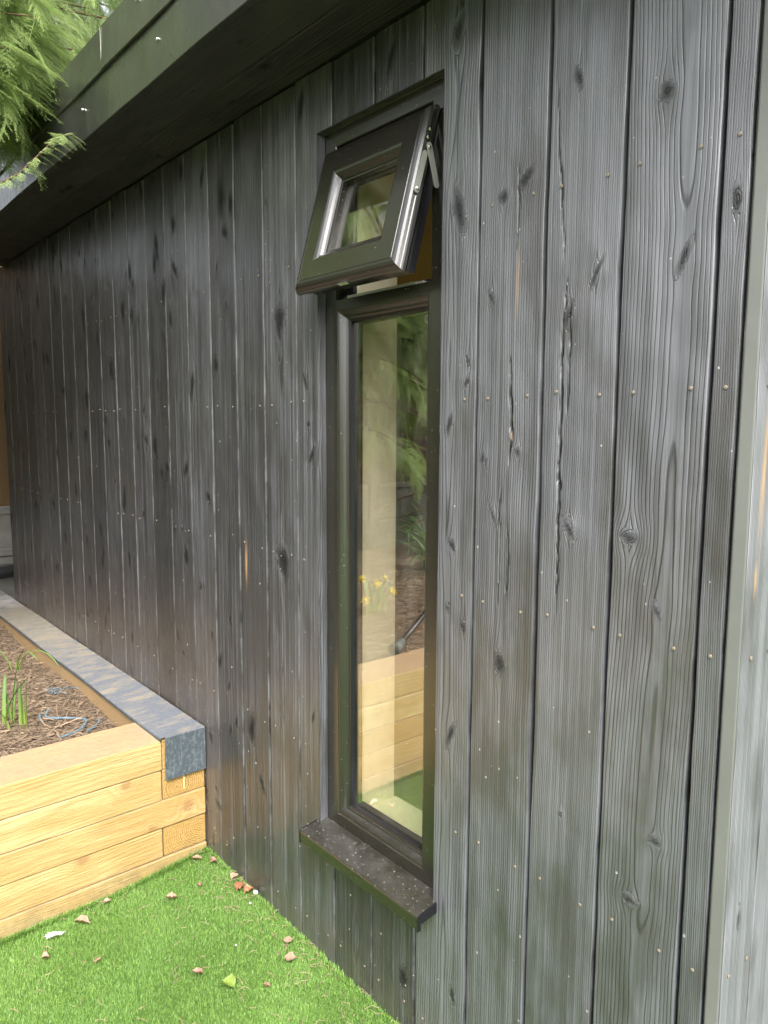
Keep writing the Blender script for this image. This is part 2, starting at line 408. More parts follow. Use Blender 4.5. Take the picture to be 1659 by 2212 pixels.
def mat_glass(name='window_glass', ior=.27, smear=0.0):
    m = bpy.data.materials.new(name); m.use_nodes = True; nt = m.node_tree; nt.nodes.clear(); n = N(nt)
    out = nt.nodes.new('ShaderNodeOutputMaterial')
    tr = nt.nodes.new('ShaderNodeBsdfTransparent'); tr.inputs[0].default_value = (.97, .96, .93, 1)
    gl = nt.nodes.new('ShaderNodeBsdfGlossy'); gl.inputs['Roughness'].default_value = 0.0; gl.inputs[0].default_value = (1, 1, .97, 1)
    ge = n.geo(); vm = nt.nodes.new('ShaderNodeVectorMath'); vm.operation = 'DOT_PRODUCT'
    nt.links.new(ge.outputs['Incoming'], vm.inputs[0]); nt.links.new(ge.outputs['Normal'], vm.inputs[1])
    ct = n.math('SUBTRACT', 1., n.math('ABSOLUTE', vm.outputs['Value']))
    frv = n.math('MULTIPLY_ADD', n.math('POWER', ct, 5.), 1-ior, ior, clamp=True)
    bp = n.bump(n.noise(n.obj(), 3.5, 2, .5), .02, .01); nt.links.new(bp, gl.inputs['Normal'])
    mx = nt.nodes.new('ShaderNodeMixShader'); nt.links.new(frv, mx.inputs[0])
    nt.links.new(tr.outputs[0], mx.inputs[1]); nt.links.new(gl.outputs[0], mx.inputs[2])
    # dust specks on the pane
    df = nt.nodes.new('ShaderNodeBsdfDiffuse'); df.inputs[0].default_value = (.6, .58, .5, 1)
    v = n.voro(n.obj(), 60); rc = nt.nodes.new('ShaderNodeSeparateColor'); nt.links.new(v[1], rc.inputs[0])
    d = n.math('LESS_THAN', v[0], n.rng(rc.outputs[0], .9, 1, 0, .09))
    fac = n.math('MAXIMUM', n.math('MULTIPLY', d, .7), n.rng(n.noise(n.map(n.obj(), (8, 8, 2.5)), 2, 5, .65), .45, .8, .0, .06+smear))
    m2 = nt.nodes.new('ShaderNodeMixShader'); nt.links.new(fac, m2.inputs[0])
    nt.links.new(mx.outputs[0], m2.inputs[1]); nt.links.new(df.outputs[0], m2.inputs[2])
    nt.links.new(m2.outputs[0], out.inputs[0])
    return m

def mat_leafy(name, c1, c2, trans=.35, rough=.55, scale=6):
    m, nt, b = newmat(name); n = N(nt)
    v = n.attr('tone')
    c = n.mix(v, c1, c2)
    nt.links.new(c, b.inputs['Base Color']); b.inputs['Roughness'].default_value = rough
    tl = nt.nodes.new('ShaderNodeBsdfTranslucent'); nt.links.new(c, tl.inputs[0])
    mx = nt.nodes.new('ShaderNodeMixShader'); mx.inputs[0].default_value = trans
    nt.links.new(b.outputs[0], mx.inputs[1]); nt.links.new(tl.outputs[0], mx.inputs[2])
    nt.links.new(mx.outputs[0], nt.nodes['Material Output'].inputs[0])
    return m

M_char = mat_charred(); M_trimwood = mat_charred('planed_charred_edge', dirt=False, rough=.34, dark=1.3)
M_end = mat_charred('flare_pale_end_boards', dirt=False, rough=.6, dark=1.25, coat=.0)  # end boards made paler, lens flare put into the colour
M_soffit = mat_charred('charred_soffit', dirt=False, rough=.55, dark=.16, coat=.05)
M_sleep = mat_sleeper(); M_upvc = mat_upvc(); M_fascia = mat_fascia(); M_cap = mat_cap()
M_planed = simple('planed_grey_edge', (.13, .135, .128), .42, 0, (60, .1, .003), (.16, .165, .155), 5)
M_black = simple('black_membrane', (.006, .006, .006), .9)
M_gasket = simple('black_rubber', (.012, .012, .013), .35)
M_pvcblack = simple('black_pvc', (.010, .010, .012), .22)
M_glass = mat_glass(); M_glass2 = mat_glass('vent_glass', .10, .03)
M_steel = simple('brushed_steel', (.46, .45, .42), .38, .55, (300, .1, .0004))
M_screw = simple('screw_steel', (.6, .6, .58), .22, 1.0)
M_nail = simple('brass_nail_head', (.27, .20, .12), .55, .2, col2=(.19, .18, .16), nscale=9, spec=.6)
M_nail2 = simple('dull_nail_head', (.13, .125, .11), .6)
M_plaster = simple('cream_lining', (.90, .85, .66), .7, 0, (40, .1, .002), (.84, .77, .56), 7)
M_inner = simple('brown_inner_wall', (.42, .19, .085), .8, 0, None, (.34, .15, .065), 3)
M_felt = simple('grey_roof_felt', (.10, .10, .105), .9, 0, (200, .4, .002))
M_concrete = simple('concrete', (.27, .26, .235), .9, 0, (120, .5, .003), (.18, .175, .16), 12)
M_pipe = simple('black_pipe', (.015, .015, .016), .35)
M_rope1 = simple('blue_rope', (.06, .10, .13), .7, 0, (300, .5, .002), (.15, .205, .23), 90)
M_sticker = simple('white_sticker', (.7, .7, .66), .5)
M_ink = simple('dark_ink', (.03, .03, .03), .6)
M_bark = simple('conifer_bark', (.16, .09, .05), .9, 0, (60, .8, .01), (.09, .06, .04), 15)
M_twig = mat_leafy('dry_twig', (.065, .044, .028), (.30, .215, .14), .0, .85)
M_conifer = mat_leafy('cypress_foliage', (.020, .045, .012), (.31, .41, .14), .35)
M_hedge = mat_leafy('hedge_foliage', (.016, .032, .010), (.085, .12, .035), .25)
M_grassb = mat_leafy('turf_blade', (.058, .158, .016), (.29, .465, .105), .30, .5)
M_strap = mat_leafy('strap_leaf', (.13, .24, .07), (.36, .48, .09), .3, .4)
M_petal = mat_leafy('yellow_petal', (.75, .55, .03), (.85, .68, .08), .3, .5)
M_fence2 = simple('shade_dark_fence', (.050, .030, .018), .9, 0, (40, .3, .003), (.030, .019, .012), 10)  # darker copy of the fence timber, shade put into its colour
M_conc2 = simple('shade_dark_concrete', (.105, .10, .085), .9, 0, (120, .5, .003), (.07, .072, .055), 9)  # concrete darkened in place of shade on the further bays
M_tool = simple('tool_ferrule', (.09, .105, .10), .6, .2)

def mat_deadleaf(name, c1, c2):
    m, nt, b = newmat(name); n = N(nt)
    c = n.mix(n.rng(n.noise(n.obj(), 55, 4, .7), .3, .7, 0, 1), c1, c2); nt.links.new(c, b.inputs['Base Color'])
    b.inputs['Roughness'].default_value = .55
    nt.links.new(n.bump(n.noise(n.obj(), 130, 3, .6), .5, .0015), b.inputs['Normal'])
    return m
M_leafbrown = mat_deadleaf('dry_brown_leaf', (.20, .12, .075), (.32, .20, .13))
M_leafred = mat_deadleaf('rust_leaf', (.20, .085, .042), (.32, .15, .08))
M_leafdark = mat_deadleaf('dark_dry_leaf', (.15, .075, .05), (.26, .14, .09))
M_leafpale = mat_deadleaf('pale_leaf', (.25, .165, .115), (.36, .25, .175))
M_leafgreen = mat_deadleaf('green_leaf', (.07, .13, .015), (.20, .27, .05))
M_feather = simple('white_down', (.60, .60, .58), .8)
M_pebble = simple('white_pebble', (.50, .50, .46), .6)

def mat_turf():
    m, nt, b = newmat('turf_backing'); n = N(nt); ob = n.obj()
    c = n.mix(n.noise(ob, 260, 3, .7), (.045, .11, .015), (.16, .29, .06))
    c = n.mix(n.rng(n.noise(ob, 3, 3, .5), .4, .7, 0, .4), c, (.16, .28, .06))
    nt.links.new(c, b.inputs['Base Color']); b.inputs['Roughness'].default_value = .8
    nt.links.new(n.bump(n.noise(ob, 300, 3, .8), 1, .01), b.inputs['Normal']); return m
def mat_soil():
    m, nt, b = newmat('garden_soil'); n = N(nt); ob = n.obj()
    c = n.mix(n.rng(n.noise(ob, 45, 6, .7), .35, .65, 0, 1), (.070, .046, .029), (.24, .170, .11))
    c = n.mix(n.rng(n.noise(ob, 5, 3, .6), .45, .6, 0, .5), c, (.15, .105, .07))
    nt.links.new(c, b.inputs['Base Color']); b.inputs['Roughness'].default_value = .95
    nt.links.new(n.bump(n.noise(ob, 120, 5, .75), 1, .012), b.inputs['Normal']); return m
def mat_fence():
    m, nt, b = newmat('fence_boards'); n = N(nt); ob = n.obj()
    f = n.noise(n.map(ob, (30, 30, 2)), 2, 4, .6)
    c = n.mix(f, (.11, .065, .030), (.20, .125, .055)); nt.links.new(c, b.inputs['Base Color'])
    b.inputs['Roughness'].default_value = .85; nt.links.new(n.bump(f, .4, .003), b.inputs['Normal']); return m
M_turf = mat_turf(); M_soil = mat_soil(); M_fence = mat_fence()

# ------------------------------------------------------------------ wooden boards with real growth-ring fields
def slant(uk, vk): return 1.9*math.sin(vk*57.3+uk*311.7)**3

def ring_field(U, V, w, rs, sp, pith=None, h0=None, knots=()):
    """growth ring coordinate on the face of a sawn board (u across, v along)"""
    sd = rs.randint(1, 99999)
    if pith is None: pith = rs.choice([rs.uniform(.2, .8), rs.uniform(.2, .8), rs.uniform(-.9, -.1), rs.uniform(1.1, 1.9)])*w
    if h0 is None: h0 = rs.uniform(.012, .045)
    taper = rs.uniform(-.012, .012)
    uc = pith + .10*w*snoise(V, sd, .9) + .018*w*snoise(V, sd+3, .30)
    h = h0 + taper*(V-V.mean()) + .010*snoise(V, sd+1, .55) + .003*snoise(V, sd+5, .14)
    h = np.abs(h)+.001
    wob = .0018*snoise(V+U*1.2, sd+2, .17)+.00022*snoise(V+U*3, sd+7, .04)
    U2 = U+wob
    for (uk, vk, rk, el) in knots:
        du, dv = U-uk, V-vk
        s = np.sign(du)+ (du == 0)
        U2 = U2 - s*rk*.85*np.exp(-(du/(rk*2.6))**2-(dv/(rk*3.6*el))**2)*(1-np.exp(-(du/(rk*.6))**2)*.6)
    g = np.sqrt((U2-uc)**2+h**2)/sp
    g = g + .35*snoise(g, sd+9, 3.0)
    K = np.zeros_like(U)
    for (uk, vk, rk, el) in knots:
        d = np.sqrt(((U-uk)/rk)**2+((V-vk+slant(uk, vk)*(U-uk))/(rk*el))**2)*(1+.10*np.sin(3*np.arctan2(V-vk, U-uk)+vk*40)+.07*np.sin(5*np.arctan2(V-vk, U-uk)+uk*900))
        win = 1/(1+np.exp((d-1.15)*9))
        g = g*(1-win)+win*(np.round(g.mean())+d*rk/(sp*.8))
        K = np.maximum(K, 1/(1+np.exp((d-.95)*6)))
    return g, K

def add_board(acc, us, vs, O, Uv, Vv, Nv, seed, thick=.02, sp=.0042, proud=0., tilt=0., knots=None, pith=None, h0=None,
              eL=.0008, eR=.0008, tone=None, edgew=0., hole=None, cracks=(), wears=(), mat=0, bev=.0016, nk=3, kmin=.004, kmax=.012, kdark=1.0, bigL=0, bigR=0):
    rs = np.random.RandomState(seed)
    us = np.unique(np.round(us, 5)); vs = np.unique(np.round(vs, 5)); w = us[-1]
    # skirts
    U = np.concatenate([[us[0]], us, [us[-1]]]); V = np.concatenate([[vs[0]], vs, [vs[-1]]])
    UU, VV = np.meshgrid(U, V, indexing='ij')
    if knots is None: knots = []
    knots = list(knots)
    for _ in range(nk):
        knots.append((rs.uniform(.08, .92)*w, rs.uniform(vs[0], vs[-1]), kmin*.6+(kmax-kmin*.6)*rs.rand()**1.6, rs.choice([rs.uniform(.6, 1.1), rs.uniform(1.2, 3.0), rs.uniform(1.2, 3.0)])))
    g, K = ring_field(UU, VV, w, rs, sp*rs.uniform(.8, 1.25), pith, h0, knots)
    n = np.full_like(UU, proud) + tilt*(UU/w-.5) + .0005*snoise(VV, seed+11, .5)
    edge = np.minimum(UU, w-UU)
    n -= bev*np.clip(1-edge/.003, 0, 1)**2
    lo = snoise(VV, seed+21, .07)*eL + bigL*np.clip(snoise(VV, seed+22, .33), 0, 1)**1.5
    hi = snoise(VV, seed+31, .08)*eR - bigR*np.clip(snoise(VV, seed+32, .29), 0, 1)**1.5
    t = UU/w
    Uo = UU + np.where(t < .12, (1-t/.12)*lo, 0) + np.where(t > .88, (t-.88)/.12*hi, 0)
    # relief of knots
    for (uk, vk, rk, el) in knots:
        d2 = ((UU-uk)/(rk*2.2))**2+((VV-vk)/(rk*el*2.0))**2
        n += .0016*np.exp(-d2) - .0012*np.exp(-d2*9)
    C = np.zeros_like(UU)
    for (pts, hw, dep) in cracks:
        P = np.array(pts); uu = np.interp(VV, P[:, 1], P[:, 0]) + .0022*snoise(VV, seed+41, .018)
        sel = (VV >= P[0, 1]) & (VV <= P[-1, 1])
        tt = (VV-P[0, 1])/(P[-1, 1]-P[0, 1]+1e-9)
        wd = 1.35*hw*np.clip(np.sin(np.pi*np.clip(tt, 0, 1)), 0, 1)**.5*(.55+.6*np.abs(snoise(VV, seed+42, .03)))
        c = np.clip(1.3-np.abs(UU-uu)/np.maximum(wd, 1e-5), 0, 1)*sel
        n -= dep*c; C = np.maximum(C, np.clip(c*1.4, 0, 1))
    Wr = np.zeros_like(UU)
    for (uk, vk, ru, rv, a) in wears:
        nn = snoise(UU*1.0+VV*.03, seed+51, .0035)
        Wr = np.maximum(Wr, np.clip(a*np.exp(-((UU-uk)/ru)**2-((VV-vk)/rv)**2)*(1+.9*nn), 0, 1))
    C[0, :] = 1; C[-1, :] = 1
    n[0, :] = -thick; n[-1, :] = -thick; n[:, 0] = -thick; n[:, -1] = -thick
    O, Uv, Vv, Nv = map(lambda a: np.array(a, float), (O, Uv, Vv, Nv))
    Pw = O + Uo[..., None]*Uv + VV[..., None]*Vv + n[..., None]*Nv
    mask = None
    if hole is not None:
        u0, u1, v0, v1 = hole
        cu = (U[:-1]+U[1:])/2; cv = (V[:-1]+V[1:])/2
        mask = ~(((cu > u0) & (cu < u1))[:, None] & ((cv > v0) & (cv < v1))[None, :])
    acc.add(Pw.reshape(-1, 3), grid_faces(len(U), len(V), mask), mat, ring=g.ravel(), knot=np.clip(K*kdark, 0, 1).ravel(),
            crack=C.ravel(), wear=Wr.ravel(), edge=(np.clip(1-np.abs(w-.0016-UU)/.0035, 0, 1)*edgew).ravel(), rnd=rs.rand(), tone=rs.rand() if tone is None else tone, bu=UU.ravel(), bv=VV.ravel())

def axis(a, b, step, extra=()):
    k = max(2, int(round((b-a)/step))+1)
    x = list(np.linspace(a, b, k)); x += [e for e in extra if a < e < b]
    x += [a+.0012, a+.003, b-.0012, b-.003]
    return np.array(sorted(x))

XL, XR = -4.39, -.451          # far end and near corner of the garden room
ZS = 2.19                      # soffit height
OX0, OX1, OZ0, OZ1 = -1.487, -1.068, .352, 2.048   # window opening in the cladding

room = empty('garden_room', (-2.4, 0, 0))
tag(room, 'black charred timber garden room with narrow window under overhanging flat roof', 'garden room')

# ---- front wall boards
gaps = [-.4765, -.519, -.671, -.818, -.970, -1.125, -1.275, -1.425, -1.576, -1.727, -1.876, -2.027, -2.178, -2.329, -2.481, -2.634, -2.780]
while gaps[-1] > XL+.2: gaps.append(gaps[-1]-.150)
gaps.append(XL)
A = Acc()
special = {
 (-.671): dict(sp=.0066, pith=.09, h0=.02, nk=0, knots=[(.030, 1.201, .016, .6), (.10, 1.62, .009, 1.2), (.062, 1.86, .010, 1.0), (.10, .72, .009, .6), (.06, .60, .012, .5), (.085, 1.09, .006, 1.2)]),
 (-.818): dict(sp=.0044, pith=-.06, h0=.03, nk=2, knots=[(.10, 1.62, .010, .7), (.05, 1.56, .008, 1.2), (.065, 1.20, .012, .6), (.055, 1.93, .007, 1.4)],
   cracks=[([(.043, 1.046), (.041, 1.177), (.039, 1.314), (.038, 1.424), (.038, 1.547), (.045, 1.62)], .0030, .006), ([(.050, 1.38), (.054, 1.50), (.051, 1.60)], .0018, .005),
           ([(.037, 1.64), (.033, 1.698), (.018, 1.856), (.012, 1.95)], .0014, .004)]),
 (-.970): dict(sp=.0042, pith=.19, h0=.03, nk=2, knots=[(.105, 1.80, .012, .6), (.055, 1.78, .011, .8), (.03, 1.61, .007, 1), (.10, 1.33, .006, .9), (.045, 1.21, .010, .6), (.07, .93, .012, 1.5)],
   cracks=[([(.080, 1.30), (.086, 1.355), (.083, 1.393), (.081, 1.44), (.079, 1.50)], .0034, .006), ([(.059, 1.188), (.059, 1.222), (.064, 1.262)], .0020, .005), ([(.082, 1.055), (.084, 1.138), (.080, 1.195)], .0020, .006),
           ([(.062, 1.03), (.063, 1.20)], .0010, .004), ([(.085, 1.68), (.090, 1.76), (.086, 1.83)], .0016, .004)],
   wears=[(.092, 1.63, .0022, .045, 1.0), (.085, 1.37, .0020, .035, .8)]),
 (-1.125): dict(sp=.0072, pith=.092, h0=.010, nk=1, knots=[(.10, 1.78, .014, 1.9), (.128, 1.46, .007, 1), (.083, 1.38, .008, 1.4), (.13, .98, .007, 1.2), (.095, 1.14, .009, 1.1), (.085, 1.01, .005, 1.1), (.13, 1.50, .006, 1.0), (.10, .75, .012, 1.0), (.09, 2.10, .012, 1.8)]),
 (-.519-.0): dict(),
 (-1.727): dict(nk=2, knots=[(.072, 1.644, .020, 1.7), (.075, 1.02, .022, 1.7)], pith=.07, h0=.006, sp=.0052),
 (-1.576): dict(nk=3, knots=[(.034, 1.485, .012, .9), (.06, 1.30, .012, 1.0)], pith=.2),
 (-1.876): dict(nk=2, wears=[(.030, .985, .005, .05, 1.1)]),
 (-1.275): dict(sp=.0068, pith=.07, h0=.006, nk=1, knots=[(.11, .12, .012, 2.), (.05, 2.12, .012, 2.)]),
 (-1.425): dict(sp=.0060, pith=.08, h0=.010, nk=1),
}
for i in range(len(gaps)-1):
    x1, x0 = gaps[i], gaps[i+1]
    near = x1 > -1.1; mid = x1 > -2.2
    rs = np.random.RandomState(500+i)
    gl, gr = (.0032, .0032) if near else ((.0031, .0031) if mid else (.0025, .0025))
    w = x1-x0-gl-gr
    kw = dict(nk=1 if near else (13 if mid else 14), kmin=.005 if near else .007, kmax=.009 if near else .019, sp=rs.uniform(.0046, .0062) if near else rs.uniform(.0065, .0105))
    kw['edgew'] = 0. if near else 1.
    kw['tone'] = rs.uniform(.64, .95) if near else (rs.uniform(.14, .5) if mid else rs.uniform(.0, .22))  # near boards paler, far boards darker, standing in for glare and tree shade
    for key, val in special.items():
        if abs(x0-key) < .004 and val: kw.update(val)
    hole = None; ex_u = []; ex_v = [OZ0, OZ1]
    if x0 < OX1 and x1 > OX0:
        hole = (OX0-x0-gl, OX1-x0-gl, OZ0, OZ1); ex_u = [OX0-x0-gl, OX1-x0-gl]
    if x0 == -.519: kw.update(nk=2, pith=-.08, sp=.0040)
    us = axis(0, w, .0021 if near else (.004 if mid else .008), ex_u)
    vs = axis(-.06, 2.187+rs.uniform(-.004, .002), .007 if near else .010, ex_v)
    big = dict(bigL=.0045, bigR=.0055) if near else dict(bigL=.003, bigR=.004)
    if x0 == -.519: big = dict(bigL=.002, bigR=0)
    if abs(x0+1.125) < .003 or abs(x0+1.576) < .003: big['bigL'] = 0
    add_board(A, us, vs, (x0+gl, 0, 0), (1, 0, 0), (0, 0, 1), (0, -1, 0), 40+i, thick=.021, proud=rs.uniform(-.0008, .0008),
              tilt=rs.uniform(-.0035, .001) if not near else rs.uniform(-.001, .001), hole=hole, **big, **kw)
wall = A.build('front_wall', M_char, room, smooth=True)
A = Acc()
# dark membrane behind the boards (with the window cut-out) and the batten line
for a, b_ in (((XL+.01, .0225, 0), (OX0-.002, .03, 2.18)), ((OX1+.002, .0225, 0), (XR-.03, .03, 2.18)), ((OX0-.002, .0225, 0), (OX1+.002, .03, .335)), ((OX0-.002, .0225, 2.052), (OX1+.002, .03, 2.18))):
    box(A, a, b_)
A.build('wall_membrane', M_black, room)

# cut board ends round the opening (reveal)
A = Acc()
def strip(O, Uv, Vv, Nv, w, L, seed):
    add_board(A, np.linspace(0, w, 5), axis(0, L, .02), O, Uv, Vv, Nv, seed, thick=.001, nk=0, bev=0, sp=.004, eL=0, eR=0)
strip((OX0-.0004, .026, OZ0), (0, -1, 0), (0, 0, 1), (1, 0, 0), .0255, OZ1-OZ0, 7)
strip((OX1+.0004, 0.0005, OZ0), (0, 1, 0), (0, 0, 1), (-1, 0, 0), .0255, OZ1-OZ0, 8)
strip((OX0, .026, OZ1+.0004), (0, -1, 0), (-1, 0, 0), (0, 0, -1), .0255, OX0-OX1, 9) if False else None
add_board(A, np.linspace(0, .0255, 5), axis(0, OX1-OX0, .02), (OX0, .0005, OZ1+.0004), (0, 1, 0), (1, 0, 0), (0, 0, -1), 9, thick=.001, nk=0, bev=0)
A.build('opening_reveal', M_trimwood, room, smooth=False)

# ---- end wall round the corner (first boards only seen at a grazing angle)
A = Acc(); y = 0.0; i = 0
ws = [.103, .150, .150, .150, .150, .150, .150, .150, .150, .150, .150, .150, .150, .150, .150, .150, .15]
for wdt in ws:
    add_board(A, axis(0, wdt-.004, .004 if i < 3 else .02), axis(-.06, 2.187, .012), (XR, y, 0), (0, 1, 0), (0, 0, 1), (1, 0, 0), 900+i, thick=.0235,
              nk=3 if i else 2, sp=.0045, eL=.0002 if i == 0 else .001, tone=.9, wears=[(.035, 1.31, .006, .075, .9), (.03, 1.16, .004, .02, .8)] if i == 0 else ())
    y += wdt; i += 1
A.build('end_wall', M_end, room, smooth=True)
YB = y
A = Acc()
add_board(A, axis(0, .0225, .004), axis(-.06, 2.187, .02), (-.4742, -.0008, 0), (1, 0, 0), (0, 0, 1), (0, -1, 0), 951, thick=.0005, nk=0, knots=[(.011, 1.50, .006, 1.3)], sp=.009, pith=.06, h0=.03, eL=0, eR=0)
A.build('corner_board_edge', M_planed, room, smooth=True)
A = Acc()
box(A, (XL, .03, -.02), (XL+.05, YB, 2.18)); box(A, (XR-.06, .03, -.02), (XR-.026, YB, 2.18))
A.build('side_wall_core', M_black, room)
# boarded back wall with wide doorway, added unseen so daylight also enters from behind
A = Acc()
box(A, (XL, YB-.05, 0), (-3.2, YB, 2.18)); box(A, (-1.2, YB-.05, 0), (XR-.03, YB, 2.18)); box(A, (-3.2, YB-.05, 2.0), (-1.2, YB, 2.18))
A.build('back_wall_added_doorway', M_black, room)
A = Acc(); box(A, (XL+.05, .05, .04), (XR-.06, YB-.05, .09)); A.build('inner_floor', simple('oak_floor', (.30, .19, .10), .5), room)
A = Acc()
box(A, (XL+.051, .032, .09), (OX0-.03, .12, 2.15)); box(A, (OX1+.03, .032, .09), (XR-.061, .12, 2.15))
box(A, (OX0-.03, .032, .09), (OX1+.03, .12, .33)); box(A, (OX0-.03, .032, 2.07), (OX1+.03, .12, 2.15))
box(A, (XL+.052, .121, .09), (XL+.07, YB-.052, 2.15)); box(A, (XR-.08, .121, .09), (XR-.062, YB-.052, 2.15))
box(A, (XL+.07, .121, 2.12), (XR-.08, YB-.052, 2.149))
A.build('inner_wall', M_inner, room)
# window lining: left, right, head and sill board
A = Acc()
box(A, (OX0+.045, .0765, .36), (OX0+.062, .200, 2.03), bev=.0015); box(A, (-1.095, .0765, .36), (-1.078, .200, 2.03), bev=.0015)
box(A, (OX0+.062, .0765, 2.00), (-1.095, .198, 2.03)); box(A, (OX0+.0622, .0765, .362), (-1.0952, .205, .386), bev=.0015)
A.build('window_lining', M_plaster, room)

# ---- soffit boards, fascia, roof
A = Acc()
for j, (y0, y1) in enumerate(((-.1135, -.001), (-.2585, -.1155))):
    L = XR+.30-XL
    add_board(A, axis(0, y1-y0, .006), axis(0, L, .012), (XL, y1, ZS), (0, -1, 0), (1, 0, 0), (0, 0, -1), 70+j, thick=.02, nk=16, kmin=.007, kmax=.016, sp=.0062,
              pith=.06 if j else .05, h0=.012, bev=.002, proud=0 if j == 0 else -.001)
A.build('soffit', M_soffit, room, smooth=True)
YF = -.262
A = Acc()
xr = XR+.31
# folded metal fascia, slightly wavy sheet
xs = np.linspace(XL-.05, xr, 90)
prof = [(YF+.018, 2.1885), (YF+.002, 2.1875), (YF, 2.189), (YF-.0004, 2.25), (YF-.001, 2.318), (YF+.002, 2.3215), (YF+.01, 2.3215)]
VV = np.array([[(x, p[0]+(.0012*math.sin(x*5.1)+.0009*math.sin(x*13.7+1))*(1 if 0 < k < 5 else 0)*(1-abs(k-3)/4), p[1]) for p in prof] for k0, x in enumerate(xs) for k in [3]]).reshape(-1, 3)
A.add(VV, grid_faces(len(xs), len(prof)))
fascia = A.build('fascia', M_fascia, room, smooth=False)
A = Acc()
def trim(x0, x1, dy):
    xs = np.linspace(x0, x1, 24)
    pr = [(YF+.012, 2.3135), (YF-.006+dy, 2.3115), (YF-.0085+dy, 2.3135), (YF-.007+dy, 2.36), (YF-.0055+dy, 2.421), (YF-.003+dy, 2.4235), (YF+.06, 2.424)]
    A.add(np.array([(x, p[0]+.0014*math.sin(x*7), p[1]) for x in xs for p in pr]), grid_faces(len(xs), len(pr)))
trim(-2.088, xr, -.001); trim(XL-.05, -2.086, .0015)
A.build('roof_edge_trim', M_fascia, room, smooth=False)
A = Acc(); box(A, (-2.0885, YF-.0100, 2.330), (-2.0865, YF-.009, 2.418)); A.build('trim_joint', M_steel, room)
A = Acc(); box(A, (XL-.04, YF+.02, 2.21), (xr-.01, YB+.1, 2.416)); A.build('roof', M_felt, room)
def screw_head(P, nrm, r, mat, parent, name, h=.0022):
    A = Acc(); P = np.array(P, float); nrm = np.array(nrm, float)
    ref = np.array([0, 0, 1.]) if abs(nrm[2]) < .9 else np.array([1., 0, 0])
    t = np.cross(nrm, ref); t /= np.linalg.norm(t); b = np.cross(nrm, t)
    a = np.arange(10)*2*np.pi/10
    ring = lambda rr, hh: P+rr*(np.cos(a)[:, None]*t+np.sin(a)[:, None]*b)+nrm*hh
    V = np.vstack([ring(r, -.0005), ring(r, h*.45), ring(r*.6, h), (P+nrm*h)[None]])
    F = [[k*10+i, k*10+(i+1) % 10, (k+1)*10+(i+1) % 10, (k+1)*10+i] for k in (0, 1) for i in range(10)]
    A.add(V, F, 0); A.f3.append(np.array([[20+i, 20+(i+1) % 10, 30] for i in range(10)])); A.m3.append(np.zeros(10))
    return A.build(name, mat, parent, smooth=False, loc=tuple(P))
for x in (-1.22, -1.749, -2.263, -2.78, -3.3): screw_head((x, YF-.0015, 2.266), (0, -1, 0), .0045, M_screw, fascia, 'screw', .004)
for x in (-1.84, -1.42): screw_head((x, YF-.0105, 2.385), (0, -1, 0), .004, M_screw, room, 'screw', .004)

# ---- nails: six rows, two per board, the hundred that show largest as parts
rows = [.06, .545, 1.04, 1.43, 1.768]
nl = []
rs = np.random.RandomState(3)
for i in range(1, len(gaps)-1):
    x1, x0 = gaps[i], gaps[i+1]
    for z in rows:
        for f in (.20, .81):
            x = x0+(x1-x0)*(f+rs.uniform(-.03, .03)); zz = z+rs.uniform(-.004, .006)
            if OX0-.01 < x < OX1+.01 and OZ0-.05 < zz < OZ1: continue
            if x < -2.12 and zz < .42: continue
            nl.append((x, zz))
for z in rows: nl.append((-.4955, z+rs.uniform(-.004, .004)))
nl = [p for p in nl if p[0] > -1.7 or rs.rand() < .6]
nl.sort(key=lambda p: (p[0])**2+1.1+(p[1]-1.37)**2)
proto = screw_head((0, -.0008, 0), (0, -1, 0), .0030, M_nail, wall, 'nail', .0010)
wl = world_loc(wall)
for k, (x, z) in enumerate(nl[:92]):
    o = proto if k == 0 else proto.copy()
    if k: COL.objects.link(o); o.parent = wall
    o.location = Vector((x, -.0012, z))-wl
A = Acc()
a = np.arange(6)*2*np.pi/6
for (x, z) in nl[92:]:
    V = np.vstack([[(x+.0016*math.cos(t), -.0032, z+.0016*math.sin(t)) for t in a], [(x+.0034*math.cos(t), -.0005, z+.0034*math.sin(t)) for t in a]])
    F = [[i, (i+1) % 6, 6+(i+1) % 6, 6+i] for i in range(6)]+[[0, 1, 2, 3], [0, 3, 4, 5]]
    A.add(V, F)
tag(A.build('small_nails', M_nail2, wall), kind='stuff')
for y in (.025, .085, .135, .22):
    for z in rows: screw_head((XR+.0012, y+(.004 if z > 1 else -.003), z+.004), (1, 0, 0), .0036, M_nail, wall, 'nail', .001) if y < .1 else None

# ------------------------------------------------------------------ window
def sweep_rect(acc, x0, x1, z0, z1, prof, tf=None, mat=0, skip=()):
    """mitred frame: profile (inset, depth) swept round a rectangle"""
    for side in range(4):
        if side in skip: continue
        V = []
        for (w, d) in prof:
            c = [(x0+w, z0+w), (x1-w, z0+w), (x1-w, z1-w), (x0+w, z1-w)]
            p, q = c[side], c[(side+1) % 4]
            V += [(p[0], d, p[1]), (q[0], d, q[1])]
        V = np.array(V)
        if tf is not None: V = tf(V)
        F = [[2*k, 2*k+1, 2*k+3, 2*k+2] for k in range(len(prof)-1)]
        mats = mat
        acc.add(V, F, mats, horiz=1.0 if side in (0, 2) else 0.0)

YW = .025
fixp = [(0, .070), (0, YW+.003), (.003, YW), (.046, YW), (.0465, YW+.0015), (.049, YW+.0018), (.053, YW+.004), (.058, YW+.009), (.062, YW+.0145), (.066, YW+.0175), (.0665, YW+.020), (.070, YW+.0205), (.0705, YW+.030)]
FX0, FX1, FZ0 = OX0, -1.081, .345
window = None
A = Acc()
sweep_rect(A, FX0, FX1, FZ0, 1.690, fixp, lambda V: np.minimum(V, [9, 9, 1.668]))
